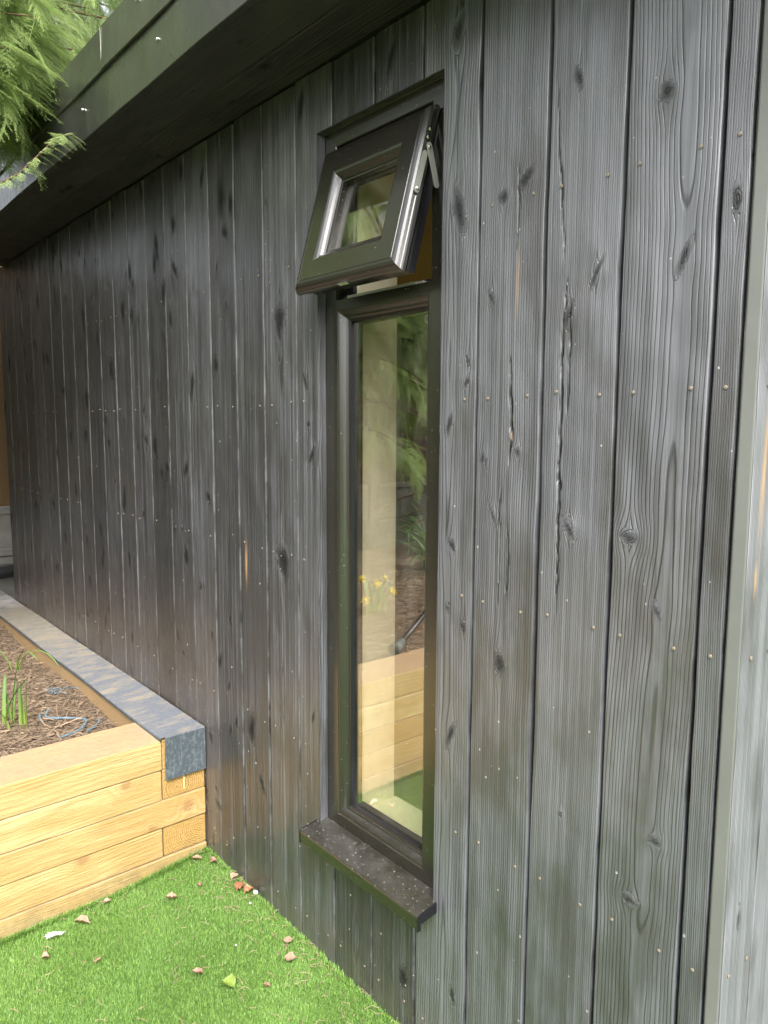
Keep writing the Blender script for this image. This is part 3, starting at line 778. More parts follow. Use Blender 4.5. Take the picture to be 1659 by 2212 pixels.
# head and jambs of the vent opening
ventp = [(0, .070), (0, YW+.0034), (.003, YW+.0004), (.041, YW+.0004), (.043, YW+.002), (.043, YW+.012)]
sweep_rect(A, FX0, FX1, 1.627, 2.056, ventp, skip=(0,))
box(A, (FX1, .020+.006, FZ0), (OX1+.01, .06, 2.056), horiz=0)
window = A.build('window', M_upvc, room)
# black ridged rebate inside the vent opening, seals
A = Acc()
reb = [(.043, YW+.012), (.050, YW+.012), (.050, YW+.018), (.0445, YW+.018), (.0445, YW+.028), (.0475, YW+.028), (.0475, YW+.034), (.0445, YW+.034), (.0445, YW+.044), (.052, YW+.044), (.056, YW+.050), (.056, YW+.055)]
sweep_rect(A, FX0, FX1, 1.626, 2.056, reb)
sweep_rect(A, FX0, FX1, FZ0, 1.690, [(.0665, YW+.0195), (.072, YW+.0215), (.074, YW+.030), (.074, YW+.055)])
A.build('window_seal', M_pvcblack, window)
A = Acc()
box(A, (-1.405, YW+.002, 1.6685), (-1.17, YW+.0035, 1.6745)); box(A, (-1.215, YW+.004, 1.6685), (-1.15, YW+.020, 1.6735))
A.build('lock_keep', M_steel, window)
A = Acc(); box(A, (FX0+.066, YW+.031, FZ0+.064), (FX1-.066, YW+.033, 1.690-.064))
A.build('pane', M_glass, window)
A = Acc(); sweep_rect(A, FX0+.071, FX1-.071, FZ0+.070, 1.690-.070, [(0, YW+.034), (.006, YW+.0345), (.006, YW+.048), (-.002, YW+.048)])
A.build('glazing_spacer', simple('dark_spacer', (.03, .03, .03), .4), window)
# etched ring mark in the top right corner of the pane
A = Acc()
for k in range(14):
    t = k*2*math.pi/14; c = np.array((-1.164, YW+.0302, 1.600)); r0, r1 = .0070, .0078
    p = lambda r, t: c+np.array((r*math.cos(t), 0, r*math.sin(t)))
    A.add([p(r0, t), p(r1, t), p(r1, t+.25), p(r0, t+.25)], [[0, 1, 2, 3]])
A.build('etched_mark', M_sticker, window)

# projecting sill below the frame
A = Acc()
sx0, sx1 = -1.487-.010, OX1+.009
pr = [(.0245, .362), (.022, .3615), (-.050, .3508), (-.0535, .3485), (-.0545, .345), (-.0545, .320), (-.0525, .318), (-.048, .318), (-.044, .330), (-.036, .334), (.0, .338)]
V = np.array([(x, p[0], p[1]) for x in (sx0, sx1) for p in pr]); n_ = len(pr)
A.add(V, [[k, k+1, n_+k+1, n_+k] for k in range(n_-1)], horiz=1)
sill = A.build('window_sill', M_upvc, window)
A = Acc()
for x, s in ((sx0-.0015, -1), (sx1+.0015, 1)):
    poly = [(p[0], p[1]) for p in pr]
    c = np.mean(poly, 0)
    for dx in (0,):
        pass
    # end cap plate: slab following the sill profile
    quads = [((-.0555, .3495), (-.0555, .3165), (-.047, .3165), (-.047, .3525)), ((-.047, .3525), (-.047, .331), (.0, .3365), (.0, .3595))]
    for qd in quads:
        V = [(x+s*.0015, *q_) for q_ in qd]+[(x-s*.0015, *q_) for q_ in qd]
        A.add(V, [[0, 1, 2, 3], [7, 6, 5, 4], [0, 4, 5, 1], [1, 5, 6, 2], [2, 6, 7, 3], [3, 7, 4, 0]])
A.build('sill_end_cap', M_pvcblack, window)

# open top-hung vent sash
th = R(15.5); SY, SZ = -.0015, 2.002; SH = .337; SX0, SX1 = -1.460, -1.098
def sash_tf(V):
    # local: x, depth(back +), z up from bottom of the sash
    V = np.array(V, float); x, d, z = V[:, 0], V[:, 1], V[:, 2]; s = SH-z
    return np.stack([x, SY - s*math.sin(th) + d*math.cos(th), SZ - s*math.cos(th) - d*math.sin(th)], -1)
sp_ = [(.0, .024), (.0, .017), (.0015, .0135), (.003, .012), (.006, .0065), (.010, .003), (.015, .001), (.021, 0), (.0215, .0012), (.0225, .0), (.064, 0), (.0645, .0013), (.067, .0015), (.071, .003), (.076, .007), (.080, .012), (.084, .015), (.0845, .0175), (.088, .018), (.0885, .030)]
A = Acc(); sweep_rect(A, SX0, SX1, 0, SH, sp_, sash_tf)
sash = A.build('vent_sash', M_upvc, window)
A = Acc()
bk = [(.0, .024), (.009, .024), (.009, .030), (.013, .030), (.013, .034), (.009, .034), (.009, .040), (.014, .043), (.014, .060), (.060, .060), (.075, .055), (.086, .050), (.086, .036)]
sweep_rect(A, SX0, SX1, 0, SH, bk, sash_tf)
A.build('vent_sash_back', M_pvcblack, window)
A = Acc(); V = []
for d in (.0295, .0315, ):
    for (x, z) in ((SX0+.083, .083), (SX1-.083, .083), (SX1-.083, SH-.083), (SX0+.083, SH-.083)): V.append((x, d, z))
A.add(sash_tf(V), [[0, 1, 2, 3], [7, 6, 5, 4], [0, 4, 5, 1], [1, 5, 6, 2], [2, 6, 7, 3], [3, 7, 4, 0]])
A.build('vent_pane', M_glass2, window)
# sticker under the sash with its small printed mark
A = Acc(); A.add(sash_tf([(-1.300, .0012+.010, -.0006), (-1.270, .0012+.010, -.0006), (-1.270, .0012+.020, -.0006), (-1.300, .0012+.020, -.0006)]), [[0, 1, 2, 3]])
stk = A.build('sticker', M_sticker, window)
A = Acc()
def mk(a, b_, c, d):
    A.add(sash_tf([(a, c, -.0010), (b_, c, -.0010), (b_, d, -.0010), (a, d, -.0010)]), [[0, 1, 2, 3]])
for x in (-1.296, -1.286, -1.280):
    mk(x, x+.0012, .0125, .0188); mk(x, x+.005, .0125, .0135); mk(x, x+.005, .0178, .0188)
mk(-1.286, -1.282, .0152, .0162)
A.build('sticker_print', M_ink, window)
# friction stay: two arms and screws at the right jamb
def bar(name, P, Q, wd, t, x, mat=M_steel):
    P = np.array(P); Q = np.array(Q); d = (Q-P)/np.linalg.norm(Q-P); n2 = np.array([-d[1], d[0]])*wd/2
    A = Acc(); pts = []
    for k in range(7):
        a = math.pi/2+k*math.pi/6; pts.append(P+(d*math.cos(a)+np.array([-d[1], d[0]])*math.sin(a))*wd/2)
    for k in range(7):
        a = -math.pi/2+k*math.pi/6; pts.append(Q+(d*math.cos(a)+np.array([-d[1], d[0]])*math.sin(a))*wd/2)
    m = len(pts); V = [(x, *p) for p in pts]+[(x+t, *p) for p in pts]+[(x, *((P+Q)/2)), (x+t, *((P+Q)/2))]
    A.add(V, [[i, (i+1) % m, m+(i+1) % m, m+i] for i in range(m)])
    A.f3.append(np.array([[2*m, (i+1) % m, i] for i in range(m)]+[[2*m+1, m+i, m+(i+1) % m] for i in range(m)])); A.m3.append(np.zeros(2*m))
    return A.build(name, mat, window)
bar('stay_arm', (-.020, 1.898), (-.041, 1.827), .0125, .0018, -1.0975)
bar('stay_arm', (-.0125, 1.913), (.008, 1.845), .0135, .0018, -1.0935)
bar('stay_track', (.010, 1.98), (-.0235, 1.862), .013, .0015, -1.100, M_gasket)
bar('stay_track', (.030, 1.99), (.030, 1.80), .010, .0018, -1.1150, M_gasket)
for (y_, z_, x_) in ((-.0065, 1.946, -1.0975), (-.0115, 1.930, -1.0975), (-.0135, 1.9095, -1.0912), (-.0405, 1.829, -1.0952)):
    screw_head((x_, y_, z_), (1, 0, 0), .0040, M_screw, window, 'screw', .003)

# ------------------------------------------------------------------ raised bed of sleepers
bed = empty('raised_bed', (-2.225, -.5, 0))
tag(bed, 'raised bed edged with stacked yellow timber sleepers against the black wall', 'raised bed')
def sleeper(x0, x1, y0, y1, z0, z1, seed, tint, label=None, along='y', fine=True, rnd=.0038):
    A = Acc(); rs = np.random.RandomState(seed)
    lo = np.array([x0, y0, z0]); hi = np.array([x1, y1, z1]); r = rnd
    ax = 1 if along == 'y' else 0; oth = [k for k in (0, 1, 2) if k != ax]
    pith = np.array([rs.uniform(.1, .9)*(hi[oth[0]]-lo[oth[0]]), rs.uniform(-.4, 1.3)*(hi[2]-lo[2])])+np.array([lo[oth[0]], lo[2]])
    L0, L1 = lo[ax], hi[ax]
    knots = [(rs.uniform(L1-1.4, L1) if ax == 1 else rs.uniform(L0, L1), rs.uniform(lo[2], hi[2]), rs.uniform(.012, .018)) for _ in range(2)]
    sp = rs.uniform(.0065, .0085)
    tn = rs.rand()
    def axs(a, b, st):
        k = max(2, int((b-a)/st)); return np.unique(np.round(np.concatenate([np.linspace(a, b, k+1), [a+r*.3, a+r*.7, a+r, b-r*.3, b-r*.7, b-r]]), 5))
    for fa in range(3):
        for side in (0, 1):
            o2 = [k for k in range(3) if k != fa]
            st = [.008 if k == ax else .006 for k in o2]
            if not fine: st = [.05, .02]
            g0 = axs(lo[o2[0]], hi[o2[0]], st[0]); g1 = axs(lo[o2[1]], hi[o2[1]], st[1])
            G0, G1 = np.meshgrid(g0, g1, indexing='ij')
            P = np.zeros(G0.shape+(3,)); P[..., o2[0]] = G0; P[..., o2[1]] = G1; P[..., fa] = (lo, hi)[side][fa]
            inn = np.clip(P, lo+r, hi-r); d = P-inn; dn = np.linalg.norm(d, axis=-1, keepdims=True)
            P2 = np.where(dn > 1e-9, inn+d/np.maximum(dn, 1e-9)*r, P)
            Lc = P[..., ax]
            a = P[..., oth[0]]-pith[0]-.02*snoise(Lc, seed+1, .7)-.004*snoise(Lc, seed+4, .15)
            c = P[..., 2]-pith[1]-.02*snoise(Lc, seed+2, .6)-.003*snoise(Lc, seed+5, .12)
            ang = np.arctan2(c, a)
            rad = np.sqrt(a*a+c*c)*(1+.06*np.sin(ang*3+seed)+.03*np.sin(ang*5))
            g = rad/sp; g = g+.4*snoise(g, seed+3, 2.5)
            K = np.zeros_like(g)
            if fa != ax:
                for (kl, kz, kr) in knots:
                    dd = np.sqrt(((Lc-kl)/kr)**2+((P[..., 2]-kz)/kr)**2)
                    g = g+3.0*np.exp(-(dd/2.4)**2); win = 1/(1+np.exp((dd-1.1)*8))
                    g = g*(1-win)+win*dd*2.2; K = np.maximum(K, win*.8)
            # slightly uneven faces
            nrm = np.zeros(3); nrm[fa] = 1 if side else -1
            P2 = P2+nrm*(.0010*snoise(Lc, seed+8+fa, .25))[..., None]*(0 if fa == ax else 1)
            F = grid_faces(len(g0), len(g1))
            par = (o2[0]+1) % 3 == o2[1]
            flip = (side == 0) == par
            if flip: F = F[:, ::-1]
            A.add(P2.reshape(-1, 3), F, 0, ring=g.ravel(), knot=K.ravel(), rnd=tn, endg=1. if fa == ax else 0., tint=tint)
    o = A.build('sleeper', M_sleep, bed, smooth=True)
    if label: o['label'] = label
    return o
FXs = -2.125; YE = -3.4
sleeper(FXs-.2, FXs, YE, -.147, .3045, .400, 11, .55, 'top front sleeper with dusty upper face')
sleeper(FXs-.2+.002, FXs-.001, YE, -.150, .2055, .3035, 12, .0, 'pale yellow second sleeper')
sleeper(FXs-.2, FXs+.001, YE, -.004, .1160, .2045, 14, .75, 'third sleeper with wavy grain and a knot at its end')
sleeper(FXs-.2+.003, FXs-.0015, YE, -.152, .0180, .1150, 13, .35, 'fourth sleeper below the wavy one')
sleeper(FXs-.2, FXs+.002, YE, -.004, -.10, .0172, 15, .5, 'bottom sleeper sunk in the turf')
sleeper(XL-.3, FXs-.002, -.146, -.005, .3045, .4035, 21, .5, 'side sleeper along the wall under the metal cap', 'x')
sleeper(XL-.3, FXs-.002, -.147, -.004, .2055, .3040, 22, .85, 'side sleeper showing curved end grain below the cap', 'x')
sleeper(XL-.3, FXs-.204, -.147, -.005, .1160, .2045, 23, .5, None, 'x', False)
sleeper(XL-.3, FXs-.003, -.149, -.004, .0180, .1150, 24, .9, 'side sleeper end grain near the turf', 'x')
# metal capping on the side sleeper
A = Acc()
def quadstrip(P, mat=0):
    P = np.array(P); A.add(P.reshape(-1, 3), grid_faces(P.shape[0], P.shape[1]), mat)
xs = np.linspace(XL-.28, FXs+.006, 60)
rsn = np.random.RandomState(5)
prof = [(-.1525, .398), (-.1535, .409), (-.151, .4115), (-.10, .4125), (-.05, .4125), (-.004, .4120)]
quadstrip([[(x, p[0]+.0012*math.sin(x*6), p[1]+.0007*math.sin(x*9+k)) for k, p in enumerate(prof)][::-1] for x in xs])
ys = np.linspace(-.1385, -.004, 8)
quadstrip([[(FXs+.006, y, .4115), (FXs+.0078, y, .4095), (FXs+.0075, y, .34), (FXs+.0085, y, .272+.0*y), (FXs+.004, y, .271)] for y in ys])
A.add([(FXs+.006, -.1385, .4115), (FXs+.0078, -.1385, .4095), (FXs+.0085, -.1385, .272), (FXs+.001, -.1385, .272), (FXs+.001, -.1385, .4115)], [[0, 1, 2, 3]])
A.build('metal_cap', M_cap, bed, smooth=False)
# drop of plaster-like splinter on the end grain
A = Acc(); box(A, (FXs-.0005, -.080, .222), (FXs+.0015, -.074, .270), bev=.001); A.build('resin_drip', simple('pale_resin', (.55, .42, .2), .5), bed)

# ------------------------------------------------------------------ ground: turf, soil
def plane_grid(x0, x1, y0, y1, st, zf, mat, name, kind='structure'):
    xs = np.arange(x0, x1+st*.5, st); ys = np.arange(y0, y1+st*.5, st)
    X, Y = np.meshgrid(xs, ys, indexing='ij'); Z = zf(X, Y)
    A = Acc(); A.add(np.stack([X, Y, Z], -1).reshape(-1, 3), grid_faces(len(xs), len(ys)))
    return tag(A.build(name, mat, None, smooth=True), kind=kind)
def lawn_z(X, Y):
    return -.034*np.clip(-Y/.30, 0, 1)*np.clip((-.9-X)/.6, 0, 1) - .006 + .0015*np.sin(X*5+Y*3)
ground = plane_grid(-60, 60, -60, 60, 4, lambda X, Y: X*0-.12, M_turf, 'ground')
lawn = plane_grid(FXs-.01, 6.5, -7.5, .03, .05, lambda X, Y: lawn_z(X, Y)-.004, M_turf, 'lawn')

rs = np.random.RandomState(77)
def blades(n, x0, x1, y0, y1, L, W, seed):
    rs = np.random.RandomState(seed)
    x = rs.uniform(x0, x1, n); y = rs.uniform(y0, y1, n); z = lawn_z(x, y)-.005
    az = rs.uniform(0, 2*np.pi, n); ln = L*rs.uniform(.55, 1.15, n); lean = rs.uniform(.3, 1.35, n)
    # patches that lean together
    az = np.where(rs.rand(n) < .22, 2.2+1.2*np.sin(x*9)+1.1*np.cos(y*11+x*4)+rs.normal(0, .6, n), az)
    dx, dy = np.cos(az), np.sin(az); px, py = -dy, dx
    wd = W*rs.uniform(.7, 1.3, n)
    V = np.zeros((n, 5, 3))
    for k, (t, wf) in enumerate(((0, 1), (0, -1), (.55, .85), (.55, -.85), (1, 0))):
        out = ln*np.sin(lean)*(t**1.6); hh = ln*np.cos(lean*.8)*t
        V[:, k, 0] = x+dx*out+px*wd*wf*.5; V[:, k, 1] = y+dy*out+py*wd*wf*.5; V[:, k, 2] = z+hh
    base = np.arange(n)[:, None]*5
    F4 = base+np.array([[0, 1, 3, 2]]); F3 = base+np.array([[2, 3, 4]])
    tone = np.clip(rs.beta(1.6, 2.0, n)+.05*np.sin(x*7+y*5), 0, 1)
    return V.reshape(-1, 3), F4, F3, np.repeat(tone, 5)
A = Acc()
for args in ((300000, FXs+.004, -.75, -.85, -.006, .0115, .0010, 1), (50000, FXs+.004, .3, -2.6, -.85, .020, .0022, 2), (40000, -.9, 2.0, -2.0, -.02, .020, .0026, 3), (7000, FXs+.003, FXs+.016, -1.2, -.01, .024, .0013, 4), (3000, FXs+.02, -.9, -.014, -.003, .02, .0013, 5)):
    V, F4, F3, tn = blades(*args); n0 = A.n
    A.add(V, F4, 0, tone=tn); A.f3.append(F3+n0); A.m3.append(np.zeros(len(F3)))
tag(A.build('turf_grass', M_grassb), 'short bright green artificial grass blades', 'grass', kind='stuff')

def soil_z(X, Y):
    s = .332+.012*snoise(X+Y*.3, 5, .35)+.010*snoise(Y-X*.4, 6, .22)+.005*snoise(X*1.7+Y*2.1, 8, .06)
    s = s + .02*np.clip((-2.9-X)/1.5, 0, 1)
    edge = np.clip((FXs-.2-X)/.05, 0, 1)
    return s-.012*(1-edge)
soil = plane_grid(XL-.36, FXs-.195, -7.4, -.14, .02, soil_z, M_soil, 'soil')
box_a = Acc(); box(box_a, (XL-.36, -7.4, -.1), (FXs-.21, YE-.02, .30)); 
# litter of twigs, needles and chips lying on the soil
A = Acc(); rs = np.random.RandomState(9)
def litter(n, x0, x1, y0, y1, Lm, wm, seed):
    rs = np.random.RandomState(seed)
    x = rs.uniform(x0, x1, n); y = rs.uniform(y0, y1, n); az = rs.uniform(0, np.pi, n); L = Lm*rs.lognormal(0, .6, n); w = wm*rs.uniform(.5, 1.5, n)
    z = soil_z(x, y)+rs.uniform(.001, .012, n); sl = rs.normal(0, .18, n); bend = rs.normal(0, .18, n)*L
    dx, dy = np.cos(az), np.sin(az)
    V = np.zeros((n, 6, 3))
    for k, t in enumerate((-.5, 0, .5)):
        b = bend*(1-4*t*t)
        for s in (0, 1):
            V[:, 2*k+s, 0] = x+dx*L*t-dy*(b+w*(s-.5)); V[:, 2*k+s, 1] = y+dy*L*t+dx*(b+w*(s-.5)); V[:, 2*k+s, 2] = z+sl*L*t+s*w*.5
    F = (np.arange(n)[:, None, None]*6+np.array([[[0, 1, 3, 2], [2, 3, 5, 4]]])).reshape(-1, 4)
    A.add(V.reshape(-1, 3), F, 0, tone=np.repeat(rs.beta(1.2, 2.0, n), 6))
litter(14000, -4.6, -2.34, -.9, -.16, .028, .0016, 1); litter(3500, -4.6, -2.34, -.9, -.16, .012, .0042, 2)
litter(12000, -4.6, -2.34, -3.2, -.9, .04, .003, 3); litter(900, -4.4, -2.34, -.9, -.16, .10, .0028, 4)
tag(A.build('soil_litter', M_twig), 'dry twigs, needles and bark chips covering the soil', 'litter', kind='stuff')
# clods
A = Acc(); rs = np.random.RandomState(12); n = 2600
x = rs.uniform(-4.5, -2.34, n); y = rs.uniform(-1.1, -.16, n); r = .004*rs.lognormal(0, .5, n); z = soil_z(x, y)
oct_ = np.array([[1, 0, 0], [0, 1, 0], [-1, 0, 0], [0, -1, 0], [0, 0, 1], [0, 0, -1]], float)
V = (np.stack([x, y, z], -1)[:, None, :]+oct_[None]*r[:, None, None]*rs.uniform(.6, 1.3, (n, 6, 1))).reshape(-1, 3)
F = (np.arange(n)[:, None, None]*6+np.array([[[0, 1, 4], [1, 2, 4], [2, 3, 4], [3, 0, 4]]])).reshape(-1, 3)
A.add(V, F); tag(A.build('soil_clods', M_soil, None, smooth=True), 'small crumbs of brown soil in the raised bed', 'soil', kind='stuff')

# ------------------------------------------------------------------ fence at the far end
fence = empty('garden_fence', (-4.75, -2, 0))
tag(fence, 'timber panel fence on pale concrete gravel boards at the far end of the bed', 'fence')
yy = .95
for k in range(5):
    y1 = yy-k*1.86; y0 = y1-1.76
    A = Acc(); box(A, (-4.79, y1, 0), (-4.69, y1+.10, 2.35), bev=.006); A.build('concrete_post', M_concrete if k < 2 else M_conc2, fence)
    for (z0, z1) in ((.605, .897), (.30, .600)):
        A = Acc(); box(A, (-4.76, y0, z0), (-4.715, y1, z1), bev=.004)
        for b0, b1 in ((z0+.001, z0+.045), (z1-.045, z1-.001)): box(A, (-4.716, y0+.01, b0), (-4.70, y1-.01, b1), bev=.004)
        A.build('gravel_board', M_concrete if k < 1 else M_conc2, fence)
    A = Acc(); j = 0
    y = y0
    rr = np.random.RandomState(k)
    while y < y1-.02:
        w = min(.115, y1-y); x = -4.735+(.008 if j % 2 else 0)+rr.uniform(-.002, .002)
        box(A, (x-.012, y+.001, .898), (x, y+w-.001, 2.30), bev=.002); y += w-.0+.002; j += 1
    for z in (1.0, 1.6, 2.2): box(A, (-4.775, y0, z), (-4.749, y1, z+.05))
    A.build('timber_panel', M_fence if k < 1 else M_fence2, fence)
A = Acc(); tube(A, [(-4.60, y, .53+.01*math.sin(y*3)) for y in np.linspace(-.35, .9, 14)], .036, 12)
tag(A.build('drain_pipe', M_pipe, smooth=True), 'black plastic pipe running in front of the concrete fence base', 'pipe')
A = Acc()
box(A, (-4.66, -.01, -.1), (XL-.005, 1.0, .38)); tag(A.build('gravel_path', M_concrete), kind='structure')

# second boundary: dark hedge behind the camera side
def spray_geo(seed, L=.30, dens=1.0, droop=.35):
    """flat cypress spray: axis, side shoots and scale-leaf shoots as thin tapered slivers"""
    rs = np.random.RandomState(seed)
    segs = []  # p, q, w
    def axis_pt(t): return np.array([L*t, .04*L*math.sin(t*2.5+seed), -droop*L*t*t])
    m = 9
    P = [axis_pt(k/m) for k in range(m+1)]
    for k in range(m): segs.append((P[k], P[k+1], (.0030*(1-.6*k/m)), 0))
    ns = int(L/.0125*dens)
    for i in range(ns):
        t = (i+.5)/ns; p = axis_pt(t); sd = 1 if i % 2 else -1
        l = L*.42*(1-t)**.75*(.55+.45*min(1, t*5))*rs.uniform(.75, 1.15)+.012
        a = sd*R(rs.uniform(30, 44)); dr = rs.uniform(.1, .45)
        d = np.array([math.cos(a), math.sin(a), -dr*.6]); d /= np.linalg.norm(d)
        k2 = max(2, int(l/.022)); prev = p
        for j in range(k2):
            tt = (j+1)/k2; q = p+d*l*tt+np.array([.18*l*tt*tt, 0, -.15*l*tt*tt]); segs.append((prev, q, .0026*(1-.4*tt), 1)); prev = q
        nt = int(l/.0060*dens)
        for j in range(nt):
            tt = (j+.5)/nt; c = p+d*l*tt+np.array([.18*l*tt*tt, 0, -.15*l*tt*tt]); s2 = 1 if j % 2 else -1
            a2 = a+s2*R(rs.uniform(26, 38)); l2 = (.007+.26*l*(1-tt))*rs.uniform(.8, 1.15); l2 = min(l2, .026)
            d2 = np.array([math.cos(a2), math.sin(a2), -.25+rs.normal(0, .12)]); segs.append((c, c+d2*l2, .0032, 2))
    V = []; F = []; T = []
    for (p, q, w, lv) in segs:
        d = q-p; pr = np.cross(d, [0, 0, 1]); pr /= np.linalg.norm(pr)+1e-9; b = len(V)
        e = .35 if lv == 2 else .8
        V += [p+pr*w*.5, p-pr*w*.5, q-pr*w*e*.5, q+pr*w*e*.5]; F.append([b, b+1, b+2, b+3])
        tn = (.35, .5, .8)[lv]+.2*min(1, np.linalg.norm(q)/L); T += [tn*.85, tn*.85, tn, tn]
    return np.array(V), np.array(F), np.clip(np.array(T), 0, 1)
SPR = [spray_geo(s, L, dn, dr) for s, L, dn, dr in ((1, .30, 1, .3), (2, .26, 1, .5), (3, .34, .95, .45), (4, .20, 1, .2), (5, .30, 1, .7))]
SPRC = [spray_geo(s, .34, .45, .5) for s in (11, 12, 13)]
def place(acc, geo, pos, az, pit, rol, sc, tb, mat=0):
    V, F, T = geo
    ca, sa, cp, sp2, cr, sr = math.cos(az), math.sin(az), math.cos(pit), math.sin(pit), math.cos(rol), math.sin(rol)
    Rr = np.array([[1, 0, 0], [0, cr, -sr], [0, sr, cr]]); Rp = np.array([[cp, 0, -sp2], [0, 1, 0], [sp2, 0, cp]]); Rz = np.array([[ca, -sa, 0], [sa, ca, 0], [0, 0, 1]])
    W = (V*sc)@(Rz@Rp@Rr).T+np.asarray(pos)
    acc.add(W, F, mat, tone=np.clip(T*.6+tb, 0, 1))

def limb_pts(p0, p1, sag, k=12, seed=0):
    p0, p1 = np.array(p0, float), np.array(p1, float); t = np.linspace(0, 1, k)
    P = p0+(p1-p0)*t[:, None]; P[:, 2] += -sag*np.sin(t*np.pi)*-1*.0+sag*(t-t*t)*2
    L = np.linalg.norm(p1-p0)
    P[:, 0] += .03*L*np.array(snoise(t, seed, .3)); P[:, 1] += .03*L*np.array(snoise(t, seed+1, .3))
    return P

def conifer(base, height, limbs, label, geos, seed, tonebase=.1, trunk_r=.11, spacing=.055, lim_x=None, M=M_conifer, sc0=1.0, nbright=0):
    rs = np.random.RandomState(seed)
    root = empty('conifer_tree', base); tag(root, label, 'tree', 'conifers by the fence')
    A = Acc(); bx, by, bz = base
    tube(A, [(bx+.03*math.sin(z*2), by+.02*math.cos(z*3), bz+z) for z in np.linspace(-.1, height, 20)], np.linspace(trunk_r, .02, 20), 10)
    C = Acc()
    for li, (z0, end, sag) in enumerate(limbs):
        P = limb_pts((bx, by, z0), end, sag, 14, seed+li*3)
        tube(A, P, np.linspace(.014, .002, 14), 6, cap=False)
        L = np.linalg.norm(P[-1]-P[0]); n = int(L/spacing); tb0 = tonebase+(.22 if (end[1] > -.6 or li >= len(limbs)-nbright) else 0)  # boughs at the roof edge and in the glass lightened to read as sunlit
        for i in range(n):
            t = .18+.82*(i+rs.rand())/n; k = t*13; j = min(12, int(k)); p = P[j]+(P[j+1]-P[j])*(k-j)
            d = P[j+1]-P[j]; az = math.atan2(d[1], d[0])+rs.choice([-1, 1])*rs.uniform(.1, 1.3)
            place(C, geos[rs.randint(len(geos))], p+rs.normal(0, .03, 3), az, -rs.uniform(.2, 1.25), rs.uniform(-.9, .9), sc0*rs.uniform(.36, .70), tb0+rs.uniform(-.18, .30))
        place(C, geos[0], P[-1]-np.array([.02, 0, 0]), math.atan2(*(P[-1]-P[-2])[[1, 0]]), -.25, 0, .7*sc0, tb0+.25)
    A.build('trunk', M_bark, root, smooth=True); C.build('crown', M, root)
    return root

rs = np.random.RandomState(31)
limbs = []
# boughs hanging in front of the roof edge and over the roof
for k in range(60):
    X = -rs.uniform(2.45, 3.1); lim = .331*abs(X)-1.05
    e = (X, -rs.uniform(.33, .42) if X > -2.7 else -rs.uniform(.30, .45), rs.uniform(2.46, 3.0)-max(0, (2.6+X))*.4)
    limbs.append((e[2]+rs.uniform(-.1, .25), e, .06))
for k in range(60):
    X = -rs.uniform(2.5, 3.3); e = (X, -1.05+abs(X)*rs.uniform(.22, .295), 1.3755+abs(X)*rs.uniform(.345, .52)); limbs.append((e[2]+rs.uniform(0, .3), e, .06))
for k in range(34):
    X = -rs.uniform(2.7, 3.9); e = (X, rs.uniform(-.30, .55)+(.3 if X < -3.3 else 0), rs.uniform(2.65, 3.6)); limbs.append((e[2]-.1, e, .06))
for k in range(95):  # out-of-frame crown limbs, made denser to shade the far wall
    a = rs.uniform(-2.9, 1.9); z0 = rs.uniform(1.5, 5.0); l = rs.uniform(.8, 1.7)*(1.2-z0*.12)
    e = (-3.75+l*math.cos(a), -1.65+l*math.sin(a), z0-rs.uniform(.1, .5))
    if e[0] < -4.62: e = (-4.62, e[1], e[2])
    if e[2] < 2.75: e = (e[0], min(e[1], -1.05+.25*abs(e[0])-.50), e[2])
    limbs.append((z0, e, .12))
for end, z0 in (((-2.95, -1.62, 1.17), 1.35), ((-2.9, -1.50, 1.22), 1.35), ((-2.95, -1.45, 1.95), 2.0), ((-2.85, -1.50, 2.02), 2.1), ((-2.9, -1.58, 1.88), 2.0), ((-3.0, -1.40, 2.10), 2.15), ((-2.9, -1.65, 2.05), 2.1), ((-3.05, -1.7, 1.62), 1.8)): limbs.append((z0, end, .12))
conifer((-3.75, -1.65, .33), 5.4, limbs, 'green cypress whose drooping sprays hang over the black roof edge', SPR, 5, .26, spacing=.019, nbright=8)
# single bright spray reaching across the fascia
A = Acc()
P = [(-2.50, -.44, 2.08), (-2.42, -.40, 2.10), (-2.33, -.37, 2.135), (-2.24, -.345, 2.165), (-2.17, -.33, 2.160)]
tube(A, P, [.004, .0035, .003, .0022, .0015], 6)
bough = empty('cypress_bough', (-2.50, -.44, 2.08)); tag(bough, 'bright yellow green cypress spray reaching across the lower roof edge', 'branch')
A.build('stem', M_bark, bough, smooth=True)
A = Acc(); rs = np.random.RandomState(8)
for k in range(30):
    t = k/29*3.98; j = int(t); p = np.array(P[j])+(np.array(P[j+1])-np.array(P[j]))*(t-j)
    place(A, SPR[3], p, .25+(1 if k % 2 else -1)*rs.uniform(.3, .8), -rs.uniform(.15, .6), rs.uniform(-.3, .3), rs.uniform(.22, .36), .42)
place(A, SPR[1], P[-2], -.35, .1, 0, .32, .45)
A.build('foliage', M_conifer, bough)

